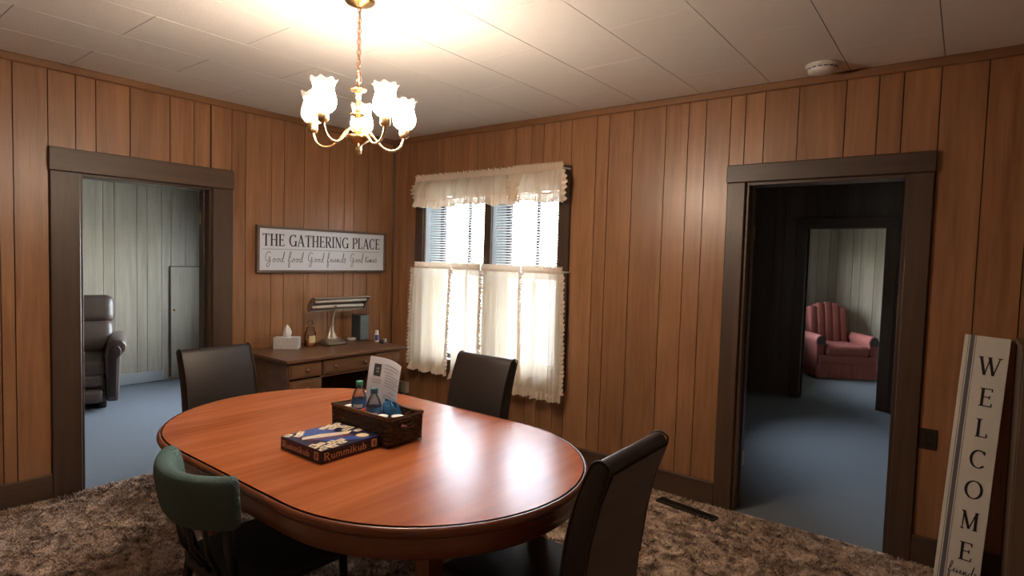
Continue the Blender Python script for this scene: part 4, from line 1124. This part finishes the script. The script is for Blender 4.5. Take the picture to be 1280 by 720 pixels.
for i, (u0, u1, v) in enumerate([(.40,.95,.90),(.40,.90,.85),(.40,.70,.80),(.45,.95,.76),(.45,.92,.72),(.45,.95,.68),(.45,.85,.64),(.45,.95,.60),(.60,.85,.52),(.45,.95,.46),(.45,.90,.42),(.10,.36,.66),(.12,.34,.62),(.10,.2,.42),(.10,.22,.38)]):
    pmark('print_line', 'print_grey', u0, u1, v, v+.010)
bg = thing('snack_bag', 'shiny blue snack bag slumped behind the bottles', 'snack bag', (2.376, -2.024, TZ+.016))
rows = []
for i in range(13):
    v = i/12; r = []
    for j in range(25):
        a_ = 2*PI*j/24; k = math.sin(v*PI)**.25+.02
        r.append((.060*k*math.cos(a_)*(1+.06*math.sin(5*a_+v*6)), .026*k*math.sin(a_)*(1+.2*math.sin(3*a_+v*9)), .135*v+.008*math.sin(a_*4+v*5)))
    rows.append(r)
MB().grid(rows).build('pouch', 'blue_wrap', bg, smooth=True)
MB().box(-.04, .04, -.002, .002, .128, .142).build('crimp', 'blue_wrap', bg)
bg.rotation_euler = (.06, .05, -.1)
cd_ = thing('candy_pack', 'small red and white wrapped snack between the bottles', 'snack', (2.262, -2.088, TZ+.085), .5)
rows = []
for i in range(9):
    v = i/8; k = .35+.65*math.sin(v*PI)**.5
    rows.append([(-.042+.084*v, .022*k*math.cos(a_), .016*k*math.sin(a_)*(1+.2*math.sin(v*20))) for a_ in np.linspace(0, 2*PI, 15)])
MB().grid(rows).build('wrapper', 'red_wrap', cd_, smooth=True)
MB().grid([[(x, .0226*math.cos(a_), .0166*math.sin(a_)) for a_ in np.linspace(.3, 2.6, 8)] for x in (-.016, .016)]).build('white_band', 'tissue_white', cd_, smooth=True)
cd_.rotation_euler = (.2, -.9, .5)
for (x, y, lab) in ((2.402, -2.095, 'white lidded coffee pod in the basket, the nearer of two'), (2.448, -2.055, 'white lidded coffee pod in the basket, the farther of two')):
    t = thing('coffee_pod', lab, 'coffee pod', (x, y, TZ+.068), group='coffee pods in the basket')
    MB().lathe([(0, 0), (.017, 0), (.020, .030), (.024, .040)], (0,0,0), 18).build('cup', 'print_dark', t, smooth=True)
    MB().lathe([(.0248, .040), (.0248, .042), (.020, .0435), (0, .044)], (0,0,0), 18).build('foil_lid', 'tissue_white', t, smooth=True)
for (x, y, sx, sy, a_, hz, lab) in ((-.040, .020, .045, .028, .1, .022, 'dark red snack packet low in the basket between the two bottles'), (.125, -.012, .046, .052, .0, .026, 'dark red snack packet low in the basket under the coffee pods'), (-.156, 0, .016, .055, 0, .038, 'dark red snack packet low in the basket under the white packet')):
    t = thing('snack_packet', lab, 'packet', (2.300+x, -2.040+y, TZ+.013), a_, 'snack packets in the basket')
    MB().box(-sx*.8, sx*.8, -sy*.8, sy*.8, 0, hz*2).build('pouch', 'maroon_ink', t, bevel=.006, bseg=2)
    MB().box(-sx*.7, sx*.7, -sy*.8-.006, -sy*.8, hz-.001, hz+.001).build('crimp', 'maroon_ink', t)
np_ = thing('paper_packet', 'white folded packet at the basket end nearest the recliner doorway', 'packet', (2.142, -2.045, TZ+.092), .0)
MB().box(-.016, .016, -.045, .045, 0, .006).build('fold', 'tissue_white', np_, bevel=.002, bseg=1)
MB().box(-.014, .014, -.043, .0, .006, .010).build('flap', 'tissue_white', np_, bevel=.0015, bseg=1)
np_.rotation_euler = (0, 0, .06)

# ------------------------------------------------------------------ chandelier
CX, CY = 2.175, -2.062
cl = thing('chandelier', 'brass five-arm chandelier with ruffled white glass shades', 'chandelier', (CX, CY, 0))
MB().lathe([(0, H), (.062, H), (.064, H-.006), (.055, H-.016), (.030, H-.026), (.012, H-.034), (0, H-.036)], (0,0,0), 28).build('canopy', 'brass', cl, smooth=True)
me = None
zt, zb, nl = H-.030, 2.222, 14
step = (zt-zb)/nl
for i in range(nl):
    if me is None:
        pts = []
        for k in range(20):
            a_ = 2*PI*k/20; pts.append((.0085*math.cos(a_), 0, (.0155)*math.sin(a_)*1.0))
        o = MB().tube(pts, .0019, 6, closed=True).build('chain_link', 'chain_copper', cl, smooth=True); me = o.data
    else:
        o = bpy.data.objects.new('chain_link', me); COL.objects.link(o); o.parent = cl
    o.location = (0, 0, zt - step*(i+.5)); o.rotation_euler = (0, 0, (i % 2)*PI/2 + .4)
MB().tube([(.003, 0, H-.03), (-.004, .002, H-.15), (.004, -.002, 2.30), (0, 0, 2.21)], .0022, 6).build('cord', 'chain_copper', cl, smooth=True)
MB().tube([(.019*math.cos(2*PI*k/20), .019*math.sin(2*PI*k/20)*.3, 2.222+.017*math.sin(2*PI*k/20)) for k in range(20)], .002, 6, closed=True).build('hanging_loop', 'chain_copper', cl, smooth=True)
MB().lathe([(0, 2.212), (.006, 2.210), (.007, 2.200), (.020, 2.194), (.036, 2.190), (.034, 2.184), (.018, 2.180), (.014, 2.170), (.010, 2.166), (.013, 2.150), (.008, 2.146), (.011, 2.138), (.011, 2.108), (.013, 2.098), (.018, 2.092), (.033, 2.086), (.032, 2.081), (.016, 2.076), (.012, 2.066), (.018, 2.040), (.018, 2.010), (.015, 1.996)], (0,0,0), 24).build('column', 'brass_pale', cl, smooth=True)
MB().lathe([(.012, 2.000), (.050, 1.996), (.053, 1.992), (.046, 1.978), (.028, 1.964), (.012, 1.955), (.008, 1.948), (.012, 1.942), (.008, 1.936), (.009, 1.928), (.004, 1.920), (0, 1.916)], (0,0,0), 28).build('bowl', 'brass', cl, smooth=True)
MB().tube([(.022, -.012, 1.968), (.024, -.013, 1.934)], .0042, 6).build('pull_switch', 'brass_pale', cl, smooth=True)
def shade_fn(r, z, a_, k):
    if k >= 7:
        w = (k-6)/3
        return r + .0035*w*math.cos(8*a_), z + .0045*w*math.cos(8*a_)
    return r, z
shade_prof = [(.016, .000), (.032, .004), (.045, .018), (.050, .038), (.047, .060), (.041, .080), (.0385, .092), (.042, .106), (.048, .117), (.053, .122)]
for i in range(5):
    a_ = math.radians(-6 + 72*i); c, s_ = math.cos(a_), math.sin(a_)
    path = smoothpts([(.014, 0, 2.010), (.030, 0, 2.024), (.048, 0, 2.020), (.075, 0, 1.988), (.110, 0, 1.957), (.150, 0, 1.950), (.185, 0, 1.972), (.200, 0, 2.012)], 4)
    arm = MB().tube([(p.x*c, p.x*s_, p.z) for p in path], .0052, 8).build('arm', 'brass_pale', cl, smooth=True)
    o_ = (.200*c, .200*s_, 0)
    MB().lathe([(.004, 2.008), (.012, 2.010), (.019, 2.016), (.021, 2.024), (.021, 2.046), (.019, 2.050), (.0, 2.050)], o_, 18).build('cup', 'brass_pale', arm, smooth=True)
    sh = MB().lathe([(r, z+2.050) for r, z in shade_prof[:8]], o_, 48, cap=False, fn=shade_fn).build('glass_shade', 'shade_unlit' if i == 3 else 'shade_glass', cl, smooth=True)
    sh.data.flip_normals()     # outer face of the glass is the front
    MB().lathe([(r, z+2.050) for r, z in shade_prof[7:]], o_, 48, cap=False, fn=lambda r, z, a2, k2: shade_fn(r, z, a2, k2+7)).build('ruffled_rim', 'rim_glass', sh, smooth=True)
    MB().lathe([(0, 2.052), (.010, 2.056), (.011, 2.070), (.018, 2.092), (.019, 2.106), (.013, 2.120), (0, 2.125)], o_, 14).build('bulb', 'white_plastic' if i == 3 else 'bulb_glow', sh, smooth=True)

# ------------------------------------------------------------------ carpet pile
n = 230000
px = rng.uniform(0.02, XR-.02, n); py = rng.uniform(-4.6, -.022, n)
keep = ~((abs(px-2.955) < .20) & (abs(py+.185) < .062))
px, py = px[keep], py[keep]; n = len(px)
ang = rng.uniform(0, 2*PI, n); ln2 = rng.uniform(.009, .019, n); lean = rng.uniform(.7, 1.9, n)*ln2; la = rng.uniform(0, 2*PI, n)
wd = rng.uniform(.003, .0055, n)
V = np.empty((n, 3, 3))
V[:, 0] = np.stack([px-np.cos(ang)*wd, py-np.sin(ang)*wd, np.zeros(n)], 1)
V[:, 1] = np.stack([px+np.cos(ang)*wd, py+np.sin(ang)*wd, np.zeros(n)], 1)
V[:, 2] = np.stack([px+np.cos(la)*lean, np.minimum(py+np.sin(la)*lean, -.021), ln2], 1)
me = bpy.data.meshes.new('carpet_pile')
me.vertices.add(n*3); me.vertices.foreach_set('co', V.reshape(-1).astype(np.float32))
me.loops.add(n*3); me.loops.foreach_set('vertex_index', np.arange(n*3, dtype=np.int32))
me.polygons.add(n); me.polygons.foreach_set('loop_start', np.arange(0, n*3, 3, dtype=np.int32))
me.update(calc_edges=True)
me.materials.append(MATS['shag'])
cp = bpy.data.objects.new('carpet_pile', me); COL.objects.link(cp)
tag(cp, 'shaggy brown mottled carpet pile', 'carpet', kind='stuff')
